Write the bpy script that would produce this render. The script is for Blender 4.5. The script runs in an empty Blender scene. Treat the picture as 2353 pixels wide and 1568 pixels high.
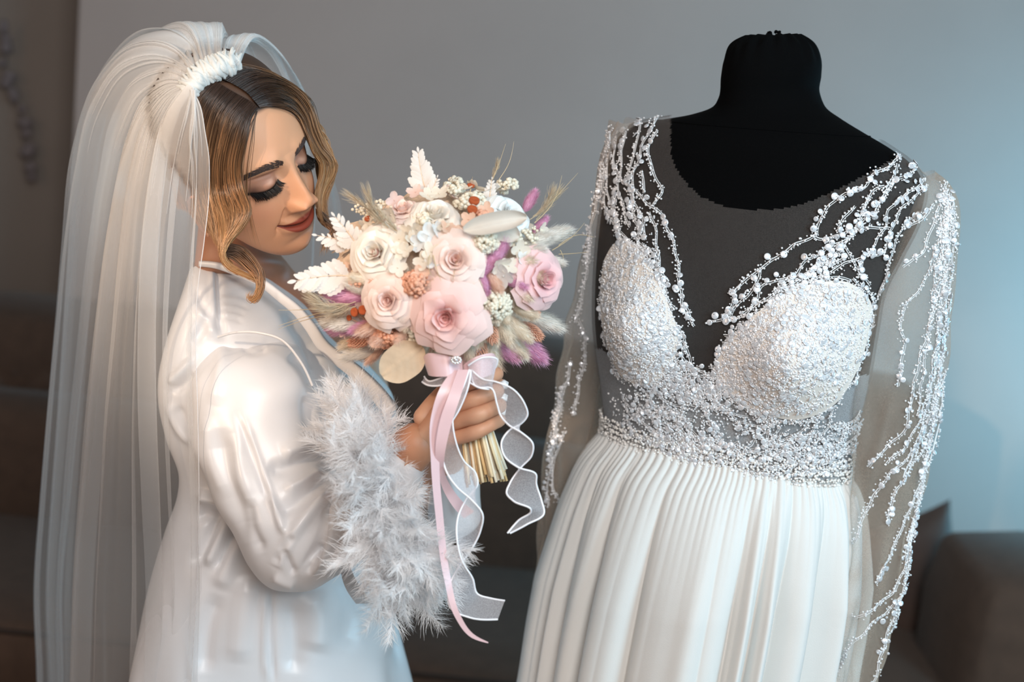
import bpy, math, random
import numpy as np
from mathutils import Vector, Matrix
from mathutils.bvhtree import BVHTree

S = bpy.context.scene
COL = S.collection
RNG = np.random.default_rng(7)
random.seed(7)

# ------------------------------------------------------------------ camera
F = 3268.0
PITCH, ROLL = math.radians(11), math.radians(6)
CAM = np.array([0.0, 0.0, 1.56])
_r0 = np.array([1.0, 0, 0]); _u0 = np.array([0, math.sin(PITCH), math.cos(PITCH)])
FW = np.array([0, math.cos(PITCH), -math.sin(PITCH)])
RT = math.cos(ROLL) * _r0 + math.sin(ROLL) * _u0
UP = math.cos(ROLL) * _u0 - math.sin(ROLL) * _r0
cam_data = bpy.data.cameras.new('camera')
cam_data.sensor_width = 36; cam_data.lens = 50.0
cam_data.dof.use_dof = True; cam_data.dof.focus_distance = 1.66; cam_data.dof.aperture_fstop = 2.8
cam = bpy.data.objects.new('camera', cam_data)
M = Matrix.Identity(4)
for i in range(3):
    M[i][0] = RT[i]; M[i][1] = UP[i]; M[i][2] = -FW[i]; M[i][3] = CAM[i]
cam.matrix_world = M
COL.objects.link(cam); S.camera = cam

# ------------------------------------------------------------------ light
wd = bpy.data.worlds.new('world'); S.world = wd; wd.use_nodes = True
wd.node_tree.nodes['Background'].inputs[0].default_value = (0.74, 0.69, 0.66, 1)
wd.node_tree.nodes['Background'].inputs[1].default_value = 0.13
def area(name, loc, target, size, power, col, sy=None):
    l = bpy.data.lights.new(name, 'AREA'); l.energy = power; l.color = col
    l.shape = 'RECTANGLE'; l.size = size; l.size_y = sy or size
    o = bpy.data.objects.new(name, l); o.location = loc
    o.rotation_euler = (Vector(target) - Vector(loc)).to_track_quat('-Z', 'Y').to_euler()
    COL.objects.link(o); return o
area('window_daylight', (1.98, 3.05, 1.05), (0.95, 3.4, 1.0), 0.7, 19, (0.22, 0.70, 1.0), 0.8)
area('cool_side_fill', (1.75, 0.25, 1.75), (0.45, 1.8, 1.1), 0.8, 31, (0.45, 0.80, 1.0), 1.1)  # added cool fill for the right side of the dress, not a window
area('front_fill', (0.35, -0.45, 2.3), (0.0, 1.75, 1.15), 1.0, 38, (1.0, 0.955, 0.92), 0.9)  # added front fill above and behind the camera, no window there
area('window_sunset', (-2.3, -0.3, 1.9), (-0.2, 1.8, 1.3), 0.8, 8, (1.0, 0.62, 0.40), 1.2)
sl = bpy.data.lights.new('sun_shaft', 'SPOT'); sl.energy = 210; sl.color = (1.0, 0.76, 0.55); sl.spot_size = math.radians(14); sl.spot_blend = 0.9; sl.shadow_soft_size = 0.05
so = bpy.data.objects.new('sun_shaft', sl); so.location = (-1.9, -0.6, 2.15)
so.rotation_euler = (Vector((-0.33, 1.65, 1.33)) - Vector(so.location)).to_track_quat('-Z', 'Y').to_euler(); COL.objects.link(so)
S.view_settings.view_transform = 'Standard'; S.view_settings.look = 'None'
S.view_settings.gamma = 1.0; S.view_settings.use_curve_mapping = False
S.view_settings.exposure = 0.18
S.cycles.transparent_max_bounces = 40

# ------------------------------------------------------------------ helpers
def W(px, py, d):
    return CAM + FW * d + RT * ((px - 1176.5) / F * d) + UP * ((784 - py) / F * d)
def ray(px, py):
    v = FW + RT * ((px - 1176.5) / F) + UP * ((784 - py) / F)
    return v
def Wy(px, py, Y):
    v = ray(px, py); return CAM + v * (Y / v[1])
def proj(P):
    Q = np.asarray(P) - CAM
    d = Q @ FW
    return np.stack([1176.5 + F * (Q @ RT) / d, 784 - F * (Q @ UP) / d, d], -1)

def pchip(x, y, xi):
    x = np.asarray(x, float); y = np.asarray(y, float)
    if y.ndim == 1: y = y[:, None]
    n = len(x); h = np.diff(x)[:, None]; dl = np.diff(y, axis=0) / h
    m = np.zeros_like(y)
    if n == 2: m[:] = dl[0]
    else:
        m[1:-1] = (dl[:-1] * h[1:] + dl[1:] * h[:-1]) / (h[1:] + h[:-1])
        m[0] = 1.5 * dl[0] - .5 * m[1]; m[-1] = 1.5 * dl[-1] - .5 * m[-2]
    xi = np.asarray(xi, float); k = np.clip(np.searchsorted(x, xi, 'right') - 1, 0, n - 2)
    t = ((xi - x[k]) / np.diff(x)[k])[:, None]; hk = h[k]
    return (2*t**3-3*t**2+1)*y[k] + (t**3-2*t**2+t)*hk*m[k] + (-2*t**3+3*t**2)*y[k+1] + (t**3-t**2)*hk*m[k+1]
def curve(pts, n):
    """n points along a smooth curve through pts, spaced by length"""
    P = np.asarray(pts, float); s = np.r_[0, np.cumsum(np.linalg.norm(np.diff(P, axis=0), axis=1) + 1e-9)]
    return pchip(s, P, np.linspace(0, s[-1], n))

WL = {}
def wloc(o):
    return WL.get(o.name, np.zeros(3)) if o else np.zeros(3)
def tag(o, label=None, cat=None, group=None, kind=None):
    if label: o['label'] = label
    if cat: o['category'] = cat
    if group: o['group'] = group
    if kind: o['kind'] = kind
    return o
def root(name, label, cat, loc, group=None):
    o = bpy.data.objects.new(name, None); COL.objects.link(o); o.location = tuple(loc)
    o.empty_display_size = .05
    WL[o.name] = np.array(loc, float)
    return tag(o, label, cat, group)
def mk_mesh(name, V, faces, mat, smooth=True, cols=None):
    me = bpy.data.meshes.new(name)
    V = np.asarray(V, float).reshape(-1, 3)
    if isinstance(faces, np.ndarray):
        nf, k = faces.shape
        me.vertices.add(len(V)); me.vertices.foreach_set('co', V.ravel().astype(np.float32))
        me.loops.add(nf * k); me.loops.foreach_set('vertex_index', faces.ravel().astype(np.int32))
        me.polygons.add(nf); me.polygons.foreach_set('loop_start', np.arange(0, nf * k, k, dtype=np.int32))
        me.update(calc_edges=True); me.validate()
    else:
        me.from_pydata(V.tolist(), [], [tuple(int(i) for i in f) for f in faces]); me.update()
    if cols is not None:
        C = np.asarray(cols, float).reshape(-1, cols.shape[-1])
        if C.shape[1] == 3: C = np.c_[C, np.ones(len(C))]
        a = me.color_attributes.new('Col', 'FLOAT_COLOR', 'POINT'); a.data.foreach_set('color', C.ravel().astype(np.float32))
    if smooth: me.polygons.foreach_set('use_smooth', np.ones(len(me.polygons), bool))
    if mat: me.materials.append(mat)
    return me
def part(name, V, faces, mat, parent=None, smooth=True, cols=None, label=None, kind=None):
    """a mesh with world coordinates, linked under parent"""
    o0 = wloc(parent)
    me = mk_mesh(name, np.asarray(V, float).reshape(-1, 3) - o0, faces, mat, smooth, cols)
    o = bpy.data.objects.new(name, me); COL.objects.link(o)
    if parent: o.parent = parent; WL[o.name] = o0
    else: WL[o.name] = np.zeros(3)
    return tag(o, label, None, None, kind)
def put(name, me, mat4, parent, label=None, kind=None):
    """an object using shared mesh, placed by a world matrix under an unrotated parent"""
    o = bpy.data.objects.new(name, me); COL.objects.link(o)
    if parent: o.parent = parent
    o.matrix_local = Matrix.Translation(Vector(-wloc(parent))) @ mat4
    return tag(o, label, None, None, kind)
def gridf(nr, nc, closed=False, off=0):
    i = np.arange(nr - 1)[:, None]; j = np.arange(nc if closed else nc - 1)[None]
    j2 = (j + 1) % nc
    a = i * nc + j; b = i * nc + j2; c = (i + 1) * nc + j2; d = (i + 1) * nc + j
    return np.stack(np.broadcast_arrays(a, b, c, d), -1).reshape(-1, 4) + off
def join(parts):
    Vs, Fs, Cs, n = [], [], [], 0
    for p in parts:
        V = np.asarray(p[0]).reshape(-1, 3); Vs.append(V); Fs.append(np.asarray(p[1]) + n); n += len(V)
        if len(p) > 2: Cs.append(np.asarray(p[2]).reshape(-1, p[2].shape[-1]))
    return (np.concatenate(Vs), np.concatenate(Fs), np.concatenate(Cs) if Cs else None)
def caps(V):
    """close the two ends of a closed loft by collapsing extra rows on their centres"""
    c0 = V[0].mean(0); c1 = V[-1].mean(0)
    a = c0 + (V[0] - c0) * .5; b = c1 + (V[-1] - c1) * .5
    return np.concatenate([np.broadcast_to(c0, V[0].shape)[None] + (V[0]-c0)*.02, a[None], V, b[None], np.broadcast_to(c1, V[0].shape)[None] + (V[-1]-c1)*.02])
def loft(rows, nr, nc, T=(0, -1, 0), p=2.0, tcap=True):
    """rows: (Lx,Ly,Rx,Ry,Y,skew,tf,tb). L sits at depth Y+skew, R at Y-skew. closed superellipse sections"""
    T = np.array(T, float); A = []
    for r in rows:
        Lx, Ly, Rx, Ry, Y, sk, tf, tb = r
        A.append(np.r_[Wy(Lx, Ly, Y + sk), Wy(Rx, Ry, Y - sk), tf, tb])
    A = np.array(A); mid = (A[:, :3] + A[:, 3:6]) / 2
    s = np.r_[0, np.cumsum(np.linalg.norm(np.diff(mid, axis=0), axis=1) + .02 * 0 + np.linalg.norm(np.diff(A[:, :3], axis=0), axis=1) * .5 + 1e-4)]
    B = pchip(s, A, np.linspace(0, s[-1], nr))
    a = np.linspace(0, 2 * np.pi, nc, endpoint=False)
    cx = -np.sign(np.cos(a)) * np.abs(np.cos(a)) ** (2 / p); cy = np.sign(np.sin(a)) * np.abs(np.sin(a)) ** (2 / p)
    c = (B[:, :3] + B[:, 3:6]) / 2; h = (B[:, 3:6] - B[:, :3]) / 2
    th = np.where(cy[None] > 0, B[:, 6:7], B[:, 7:8])
    V = c[:, None] + h[:, None] * cx[None, :, None] + T * (th * cy[None])[..., None]
    return V
def gnormals(V, closed=True):
    if closed: du = np.roll(V, -1, 1) - np.roll(V, 1, 1)
    else: du = np.gradient(V, axis=1)
    dv = np.gradient(V, axis=0)
    n = np.cross(du, dv); n /= np.linalg.norm(n, axis=-1, keepdims=True) + 1e-12
    return n
def outward(V):
    n = gnormals(V); c = V.mean(1, keepdims=True)
    s = np.sign(((V - c) * n).sum(-1).mean())
    return n * s
def segdist(P, L):
    """distance of pixels P(n,2) to polyline L, and the parameter 0..1 of the nearest point"""
    L = np.asarray(L, float); best = np.full(len(P), 1e9); par = np.zeros(len(P))
    ln = np.linalg.norm(np.diff(L, axis=0), axis=1); cs = np.r_[0, np.cumsum(ln)]; tot = cs[-1]
    for i in range(len(L) - 1):
        a, b = L[i], L[i + 1]; ab = b - a
        t = np.clip(((P - a) @ ab) / (ab @ ab), 0, 1)
        d = np.linalg.norm(P - a - t[:, None] * ab, axis=1)
        m = d < best; best[m] = d[m]; par[m] = (cs[i] + t[m] * ln[i]) / tot
    return best, par
def sculpt(V, folds, closed=True):
    """push folds into cloth: each fold (polyline px, width px, height m)"""
    N = outward(V) if closed else gnormals(V, False)
    sh = V.shape; P = proj(V.reshape(-1, 3))[:, :2]; Nf = N.reshape(-1, 3)
    face = ((CAM - V.reshape(-1, 3)) * Nf).sum(1); face = np.clip(face / .5, 0, 1) if closed else np.ones(len(P))
    D = np.zeros(len(P))
    for poly, w, h in folds:
        d, t = segdist(P, curve(poly, 12))
        D += h * np.exp(-(d / w) ** 2) * np.minimum(1, np.minimum(t, 1 - t) * 5 + .15)
    return (V.reshape(-1, 3) + Nf * (D * face)[:, None]).reshape(sh)
def tube(P, r, n=6, tip=True):
    """tube along points P with radius r (scalar or per point); returns V,F"""
    P = np.asarray(P, float); m = len(P); r = np.broadcast_to(np.asarray(r, float), (m,))
    t = np.gradient(P, axis=0); t /= np.linalg.norm(t, axis=1, keepdims=True) + 1e-12
    ref = np.array([0.13, .31, .94]) if abs(t[0] @ np.array([0.13, .31, .94])) < .9 else np.array([.9, .3, .1])
    u = np.cross(t, ref); u /= np.linalg.norm(u, axis=1, keepdims=True) + 1e-12
    for i in range(1, m):
        u[i] = u[i - 1] - t[i] * (u[i - 1] @ t[i]); u[i] /= np.linalg.norm(u[i]) + 1e-12
    v = np.cross(t, u); a = np.linspace(0, 2 * np.pi, n, endpoint=False)
    V = P[:, None] + r[:, None, None] * (u[:, None] * np.cos(a)[None, :, None] + v[:, None] * np.sin(a)[None, :, None])
    return V.reshape(-1, 3), gridf(m, n, True)
def rtube(P, r, n=12):
    """tube with rounded ends"""
    P = np.asarray(P, float); r = np.broadcast_to(np.asarray(r, float), (len(P),)).copy()
    def end(p, q, rr):
        d = (p - q) / np.linalg.norm(p - q); k = np.array([.35, .7, .92, 1.0]); return p + d * (rr * k)[:, None], rr * np.sqrt(np.clip(1 - k ** 2, .0004, 1))
    a, ra = end(P[0], P[1], r[0]); b, rb = end(P[-1], P[-2], r[-1])
    return tube(np.concatenate([a[::-1], P, b]), np.concatenate([ra[::-1], r, rb]), n)
def icos():
    p = (1 + 5 ** .5) / 2
    V = np.array([(-1,p,0),(1,p,0),(-1,-p,0),(1,-p,0),(0,-1,p),(0,1,p),(0,-1,-p),(0,1,-p),(p,0,-1),(p,0,1),(-p,0,-1),(-p,0,1)], float)
    V /= np.linalg.norm(V[0])
    Fc = np.array([(0,11,5),(0,5,1),(0,1,7),(0,7,10),(0,10,11),(1,5,9),(5,11,4),(11,10,2),(10,7,6),(7,1,8),(3,9,4),(3,4,2),(3,2,6),(3,6,8),(3,8,9),(4,9,5),(2,4,11),(6,2,10),(8,6,7),(9,8,1)])
    return V, Fc
IV, IF = icos()
def balls(C, R):
    C = np.asarray(C, float); R = np.broadcast_to(np.asarray(R, float), (len(C),))
    V = C[:, None] + IV[None] * R[:, None, None]
    Fc = IF[None] + (np.arange(len(C)) * 12)[:, None, None]
    return V.reshape(-1, 3), Fc.reshape(-1, 3)
def frame_from(n, roll=0.0):
    n = Vector(n).normalized(); q = n.to_track_quat('Z', 'Y')
    return q.to_matrix().to_4x4() @ Matrix.Rotation(roll, 4, 'Z')
def box(c, s, bev=0.0):
    """box with rounded edges: centre, full size"""
    if bev <= 0: bev = min(s) * .02
    n = 5; V = []; g = []
    # superquadric style rounded box from a subdivided cube
    lin = np.array([-1, -.985, -.93, -.6, 0, .6, .93, .985, 1.])
    Vs, Fs, off = [], [], 0
    for ax in range(3):
        for sg in (-1, 1):
            A, B = np.meshgrid(lin, lin, indexing='ij'); P = np.zeros(A.shape + (3,))
            o = [k for k in range(3) if k != ax]
            P[..., ax] = sg; P[..., o[0]] = A; P[..., o[1]] = B
            Vs.append(P.reshape(-1, 3)); f = gridf(9, 9, False, off)
            if (sg > 0) ^ (ax == 1): pass
            else: f = f[:, ::-1]
            Fs.append(f); off += 81
    P = np.concatenate(Vs); h = np.array(s) / 2; Q = P * h
    inner = np.clip(Q, -(h - bev), h - bev); d = Q - inner; L = np.linalg.norm(d, axis=1, keepdims=True)
    # map cube-shell offsets to a rounded edge
    m = np.max(np.abs(d), axis=1, keepdims=True)
    Q = inner + np.where(L > 1e-9, d / np.maximum(L, 1e-9) * m, 0)
    return Q + np.array(c), np.concatenate(Fs)

# ------------------------------------------------------------------ materials
def mat(name, col=(1, 1, 1), rough=.6, attr=False, sheen=0, metal=0, sss=0, trans=0, alpha=None, noise=0, nscale=60, bump=0, bscale=200, spec=.5, aniso=0, coat=0, tint=None):
    m = bpy.data.materials.new(name); m.use_nodes = True; nt = m.node_tree; b = nt.nodes['Principled BSDF']
    b.inputs['Roughness'].default_value = rough; b.inputs['Metallic'].default_value = metal
    b.inputs['Specular IOR Level'].default_value = spec
    b.inputs['Base Color'].default_value = (*col, 1)
    src = None
    if attr:
        a = nt.nodes.new('ShaderNodeVertexColor'); a.layer_name = 'Col'; src = a.outputs[0]
    if noise:
        tc = nt.nodes.new('ShaderNodeTexCoord'); n = nt.nodes.new('ShaderNodeTexNoise'); n.inputs['Scale'].default_value = nscale; n.inputs['Detail'].default_value = 5
        nt.links.new(tc.outputs['Object'], n.inputs['Vector'])
        mr = nt.nodes.new('ShaderNodeMapRange'); mr.inputs[1].default_value = .3; mr.inputs[2].default_value = .7; mr.inputs[3].default_value = 1 - noise; mr.inputs[4].default_value = 1 + noise * .5
        nt.links.new(n.outputs[0], mr.inputs[0])
        mx = nt.nodes.new('ShaderNodeMix'); mx.data_type = 'RGBA'; mx.blend_type = 'MULTIPLY'; mx.inputs[0].default_value = 1
        if src: nt.links.new(src, mx.inputs[6])
        else: mx.inputs[6].default_value = (*col, 1)
        cmb = nt.nodes.new('ShaderNodeCombineColor')
        for k in range(3): nt.links.new(mr.outputs[0], cmb.inputs[k])
        nt.links.new(cmb.outputs[0], mx.inputs[7]); src = mx.outputs[2]
    if src: nt.links.new(src, b.inputs['Base Color'])
    if sheen: b.inputs['Sheen Weight'].default_value = sheen; b.inputs['Sheen Roughness'].default_value = .4
    if sss: b.inputs['Subsurface Weight'].default_value = sss; b.inputs['Subsurface Radius'].default_value = (.012, .005, .003); b.inputs['Subsurface Scale'].default_value = 1.0
    if aniso: b.inputs['Anisotropic'].default_value = aniso
    if coat: b.inputs['Coat Weight'].default_value = coat
    if bump:
        tc = nt.nodes.new('ShaderNodeTexCoord'); n = nt.nodes.new('ShaderNodeTexNoise'); n.inputs['Scale'].default_value = bscale; n.inputs['Detail'].default_value = 4
        nt.links.new(tc.outputs['Object'], n.inputs['Vector']); bp = nt.nodes.new('ShaderNodeBump'); bp.inputs['Strength'].default_value = bump; bp.inputs['Distance'].default_value = .002
        nt.links.new(n.outputs[0], bp.inputs['Height']); nt.links.new(bp.outputs[0], b.inputs['Normal'])
    out = nt.nodes['Material Output']
    if trans:   # thin cloth or petal: part of the light passes through
        t = nt.nodes.new('ShaderNodeBsdfTranslucent'); mx = nt.nodes.new('ShaderNodeMixShader'); mx.inputs[0].default_value = trans
        if src: nt.links.new(src, t.inputs[0])
        else: t.inputs[0].default_value = (*(tint or col), 1)
        nt.links.new(b.outputs[0], mx.inputs[1]); nt.links.new(t.outputs[0], mx.inputs[2]); nt.links.new(mx.outputs[0], out.inputs[0])
    return m
def sheer(name, col, alpha, edge=.35, attr=False, rough=.7, trl=.4, weave=0):
    """net or organza: partly open, closing up where the cloth is seen edge on; attr alpha = density of the gathers"""
    m = bpy.data.materials.new(name); m.use_nodes = True; nt = m.node_tree; b = nt.nodes['Principled BSDF']; out = nt.nodes['Material Output']
    b.inputs['Base Color'].default_value = (*col, 1); b.inputs['Roughness'].default_value = rough; b.inputs['Specular IOR Level'].default_value = .3
    tl = nt.nodes.new('ShaderNodeBsdfTranslucent'); tl.inputs[0].default_value = (*col, 1)
    m1 = nt.nodes.new('ShaderNodeMixShader'); m1.inputs[0].default_value = trl
    nt.links.new(b.outputs[0], m1.inputs[1]); nt.links.new(tl.outputs[0], m1.inputs[2])
    tr = nt.nodes.new('ShaderNodeBsdfTransparent'); m2 = nt.nodes.new('ShaderNodeMixShader')
    lw = nt.nodes.new('ShaderNodeLayerWeight'); lw.inputs[0].default_value = .25
    mul = nt.nodes.new('ShaderNodeMath'); mul.operation = 'MULTIPLY_ADD'; mul.inputs[1].default_value = edge; mul.inputs[2].default_value = alpha
    nt.links.new(lw.outputs['Facing'], mul.inputs[0]); src = mul.outputs[0]
    if weave:
        tc = nt.nodes.new('ShaderNodeTexCoord'); n = nt.nodes.new('ShaderNodeTexVoronoi'); n.inputs['Scale'].default_value = weave
        nt.links.new(tc.outputs['Object'], n.inputs['Vector'])
        mr = nt.nodes.new('ShaderNodeMapRange'); mr.inputs[1].default_value = .1; mr.inputs[2].default_value = .7; mr.inputs[3].default_value = .6; mr.inputs[4].default_value = 1.4
        nt.links.new(n.outputs[0], mr.inputs[0]); m3 = nt.nodes.new('ShaderNodeMath'); m3.operation = 'MULTIPLY'
        nt.links.new(src, m3.inputs[0]); nt.links.new(mr.outputs[0], m3.inputs[1]); src = m3.outputs[0]
    if attr:
        a = nt.nodes.new('ShaderNodeVertexColor'); a.layer_name = 'Col'
        m3 = nt.nodes.new('ShaderNodeMath'); m3.operation = 'MULTIPLY'; nt.links.new(src, m3.inputs[0]); nt.links.new(a.outputs['Color'], m3.inputs[1]); src = m3.outputs[0]
    cl = nt.nodes.new('ShaderNodeClamp'); nt.links.new(src, cl.inputs[0])
    nt.links.new(cl.outputs[0], m2.inputs[0]); nt.links.new(tr.outputs[0], m2.inputs[1]); nt.links.new(m1.outputs[0], m2.inputs[2]); nt.links.new(m2.outputs[0], out.inputs[0])
    return m

MT = dict(
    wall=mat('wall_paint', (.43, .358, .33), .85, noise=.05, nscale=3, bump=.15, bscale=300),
    wall_shade=mat('shaded_wall_paint', (.25, .215, .19), .88, noise=.05, nscale=3),  # shade of the recess put into a darker wall colour
    floor=mat('floor_wood', (.20, .12, .07), .45, noise=.3, nscale=6),
    ceil=mat('ceiling_paint', (.7, .68, .66), .9),
    sofa=mat('brown_velour', (.078, .047, .032), .85, sheen=.08, noise=.15, nscale=30, bump=.3, bscale=400),
    sofa_dark=mat('dark_piping', (.03, .019, .014), .8),
    pillow=mat('brown_pillow', (.06, .032, .022), .7, sheen=.3, noise=.1),
    black=mat('black_jersey', (.0012, .0013, .0015), .9, bump=.2, bscale=900, spec=.06),
    steel=mat('brushed_steel', (.5, .5, .5), .3, metal=1),
    skirt=mat('ivory_crepe', (.80, .79, .765), .7, sheen=.15, trans=.12, bump=.12, bscale=900),
    cup=mat('padded_cup', (.74, .67, .61), .8, bump=.2, bscale=400),
    lining=sheer('lining_net', (.80, .84, .88), .68, .25, weave=900),
    net=sheer('illusion_net', (.36, .32, .30), .15, .30, weave=1100),
    sleeve=sheer('sleeve_net', (.72, .58, .47), .20, .45, weave=900),
    cord=mat('white_cord', (.80, .80, .81), .5),
    bead=mat('glass_bead', (.80, .79, .80), .15, spec=.9, coat=.5),
    pearl=mat('pearl', (.86, .83, .79), .22, spec=.8, coat=.6),
    sequin=mat('pearl_sequin', (.82, .84, .88), .22, metal=.35, spec=.9, coat=.4),
    skin=mat('skin', (1, 1, 1), .48, attr=True, sss=.12, bump=.05, bscale=900, spec=.4),
    hair=mat('hair', (1, 1, 1), .36, attr=True, spec=.6),
    lash=mat('lash', (.004, .003, .003), .5),
    brow=mat('brow_hair', (.055, .032, .026), .6),
    satin=mat('white_satin', (.74, .74, .76), .36, spec=.55, sheen=.15, bump=.05, bscale=1200),
    veil=sheer('veil_tulle', (.90, .90, .90), .060, .42, attr=True, trl=.5),
    feather=mat('feather', (.985, .98, .985), .95, trans=.5, spec=.05),
    nail=mat('white_nail', (.86, .86, .86), .2, coat=.6),
    gem=mat('rhinestone', (.85, .85, .85), .08, metal=.8),
)
# ------------------------------------------------------------------ the room
def quad(name, pts, m, label=None):
    o = part(name, pts, np.array([[0, 1, 2, 3]]), m, None, False); o['kind'] = 'structure'
    if label: o['label'] = label
    return o
XC = float(Wy(178, 120, 3.75)[0])
YB, XR, XL, ZC = 3.75, 2.0, -2.6, 2.75
quad('wall_back', [(XC, YB, 0), (XR, YB, 0), (XR, YB, ZC), (XC, YB, ZC)], MT['wall'], 'plain greige painted wall behind the sofa')
quad('wall_return', [(XC, YB, 0), (XC, YB, ZC), (XC - .05, YB + .35, ZC), (XC - .05, YB + .35, 0)], MT['wall'])
quad('wall_recess', [(XL, YB + .35, 0), (XC - .05, YB + .35, 0), (XC - .05, YB + .35, ZC), (XL, YB + .35, ZC)], MT['wall_shade'], 'recessed darker stretch of wall at the corner')
quad('floor', [(XL, -2.5, 0), (XR, -2.5, 0), (XR, YB + .35, 0), (XL, YB + .35, 0)], MT['floor'])
quad('ceiling', [(XL, -2.5, ZC), (XL, YB + .35, ZC), (XR, YB + .35, ZC), (XR, -2.5, ZC)], MT['ceil'])
def wall_x(name, x, wins):
    # wall across x with a window opening
    y0, y1, z0, z1 = wins
    P = [(-2.5, 0, y0, ZC), (y1, 0, YB + .35, ZC), (y0, 0, y1, z0), (y0, z1, y1, ZC)]
    V, Fc = [], []
    for k, (a, b, c, d) in enumerate(P):
        V += [(x, a, b), (x, c, b), (x, c, d), (x, a, d)]; Fc.append([4*k, 4*k+1, 4*k+2, 4*k+3])
    o = part(name, V, np.array(Fc), MT['wall'], None, False); o['kind'] = 'structure'
wall_x('wall_right', XR, (2.6, 3.5, .6, 1.5))
wall_x('wall_left', XL, (-.9, .3, 1.1, 2.55))

# ------------------------------------------------------------------ the sofa behind
sofa_r = float(Wy(2158, 1080, 3.2)[0])
sofa = root('corner_sofa', 'dark brown upholstered corner sofa with quilted back along the wall', 'sofa', (-.4, 2.9, 0))
def soft(name, c, s, bev, m=None, label=None, parent=sofa):
    V, Fc = box(c, s, bev); return part(name, V, Fc, m or MT['sofa'], parent, label=label)
zt = .90
def quilt(x0, x1, z0, z1, yf):
    nx, nz = 120, 60
    X, Z = np.meshgrid(np.linspace(x0, x1, nx), np.linspace(z0, z1, nz)); k = .155
    a = ((X + Z * 1.0) / k) % 1; b = ((X - Z * 1.0) / k) % 1
    g = np.minimum(np.abs(a - .5), np.abs(b - .5)); y = yf - .022 * np.clip(g * 4, 0, 1) ** .5 * 0 - .022 * (1 - np.exp(-((.5 - np.maximum(np.abs(a - .5), np.abs(b - .5))) / .10) ** 2))
    e = np.minimum(np.minimum(X - x0, x1 - X), np.minimum(Z - z0, z1 - Z)); y = y + .05 * np.exp(-e / .02)
    return np.stack([X, y, Z], -1)
edges = [-2.3, -1.42, -.36, float(Wy(1430, 930, 3.1)[0]), sofa_r]
edges[2] = (edges[1] + edges[3]) / 2
for i in range(4):
    a, b = edges[i] + .006, edges[i + 1] - .006
    zt = .90 - (.045, .03, .0, 0)[i]
    soft('back_rest', ((a + b) / 2, 3.42, zt / 2 + .12), (b - a, .34, zt - .24), .06)
    if i < 2:
        part('quilted_panel', quilt(a + .03, b - .03, .53, zt - .10, 3.262), gridf(60, 120), MT['sofa'], sofa, label='back panel stitched into diamonds')
for i in range(4):
    a, b = edges[i] + .008, edges[i + 1] - .008
    soft('seat_cushion', ((a + b) / 2, 2.86, .38), (b - a, .80, .15), .045)
    V, Fc = tube([(a + .02, 2.468, .435), (b - .02, 2.468, .435)], .006, 6); part('piping', V, Fc, MT['sofa_dark'], sofa)
for a, b, zt2 in ((edges[1] + .02, edges[2] - .02, .70), (edges[2] + .02, edges[3] - .02, .72)):
    soft('back_cushion', ((a + b) / 2, 3.13, .56), (b - a, .20, zt2 - .40), .06)
soft('base', ((edges[0] + edges[-1]) / 2, 2.98, .17), (edges[-1] - edges[0], 1.1, .25), .03)
for x in (edges[0] + .15, edges[-1] - .2):
    for y in (2.5, 3.45):
        V, Fc = tube([(x, y, .06), (x, y, .0)], [.03, .02], 10); part('leg', V, Fc, MT['sofa_dark'], sofa)
# the rounded arm piece that closes the right end
pa = Wy(2200, 1235, 2.75); pz = float(pa[2])
ax0 = float(Wy(2165, 1300, 2.75)[0])
soft('arm_rest', (ax0 + .45, 2.72, pz / 2 + .03), (.9, .42, pz - .06), .10)
# cushion leaning at that end
pc = Wy(2072, 1345, 2.98)
cu = root('throw_pillow', 'small brown throw pillow leaning at the right end of the sofa', 'pillow', pc - np.array([0, 0, .16]))
n = 28; A, B = np.meshgrid(np.linspace(-1, 1, n), np.linspace(-1, 1, n))
th = .055 * ((1 - A ** 4) * (1 - B ** 4)) ** .5; pin = 1 - .10 * (1 - A ** 2) * 0; sx = A * (.15 - .018 * (1 - B ** 2)); sz = B * (.15 - .018 * (1 - A ** 2))
ca, sa = math.cos(.35), math.sin(.35)
def pl(sign):
    x = sx * ca - sz * sa; z = sx * sa + sz * ca
    return np.stack([pc[0] + x, pc[1] + sign * th + .25 * z, pc[2] + z], -1)
V, Fc, _ = join([(pl(-1), gridf(n, n)), (pl(1), gridf(n, n)[:, ::-1])]); part('cover', V, Fc, MT['pillow'], cu)
# a faint garland on the recessed wall
gp = [Wy(8, 60, 4.02), Wy(18, 130, 4.05), Wy(30, 210, 4.05), Wy(55, 260, 4.05), Wy(62, 330, 4.05), Wy(78, 420, 4.05)]
gl = root('hanging_garland', 'faint lilac garland strand hanging on the recessed wall', 'garland', gp[0])
gc = curve(gp, 30); V, Fc = tube(gc, .003, 5); part('string', V, Fc, mat('garland_string', (.24, .21, .19), .8), gl)
mg = mat('garland_petal', (.26, .225, .235), .8, trans=.2)
for i in range(0, 30, 2):
    c = gc[i] + RNG.normal(0, .008, 3) * [1, .3, 1]; V = IV * RNG.uniform(.012, .026, 3)[None] + c; part('petal', V, IF, mg, gl)

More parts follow.
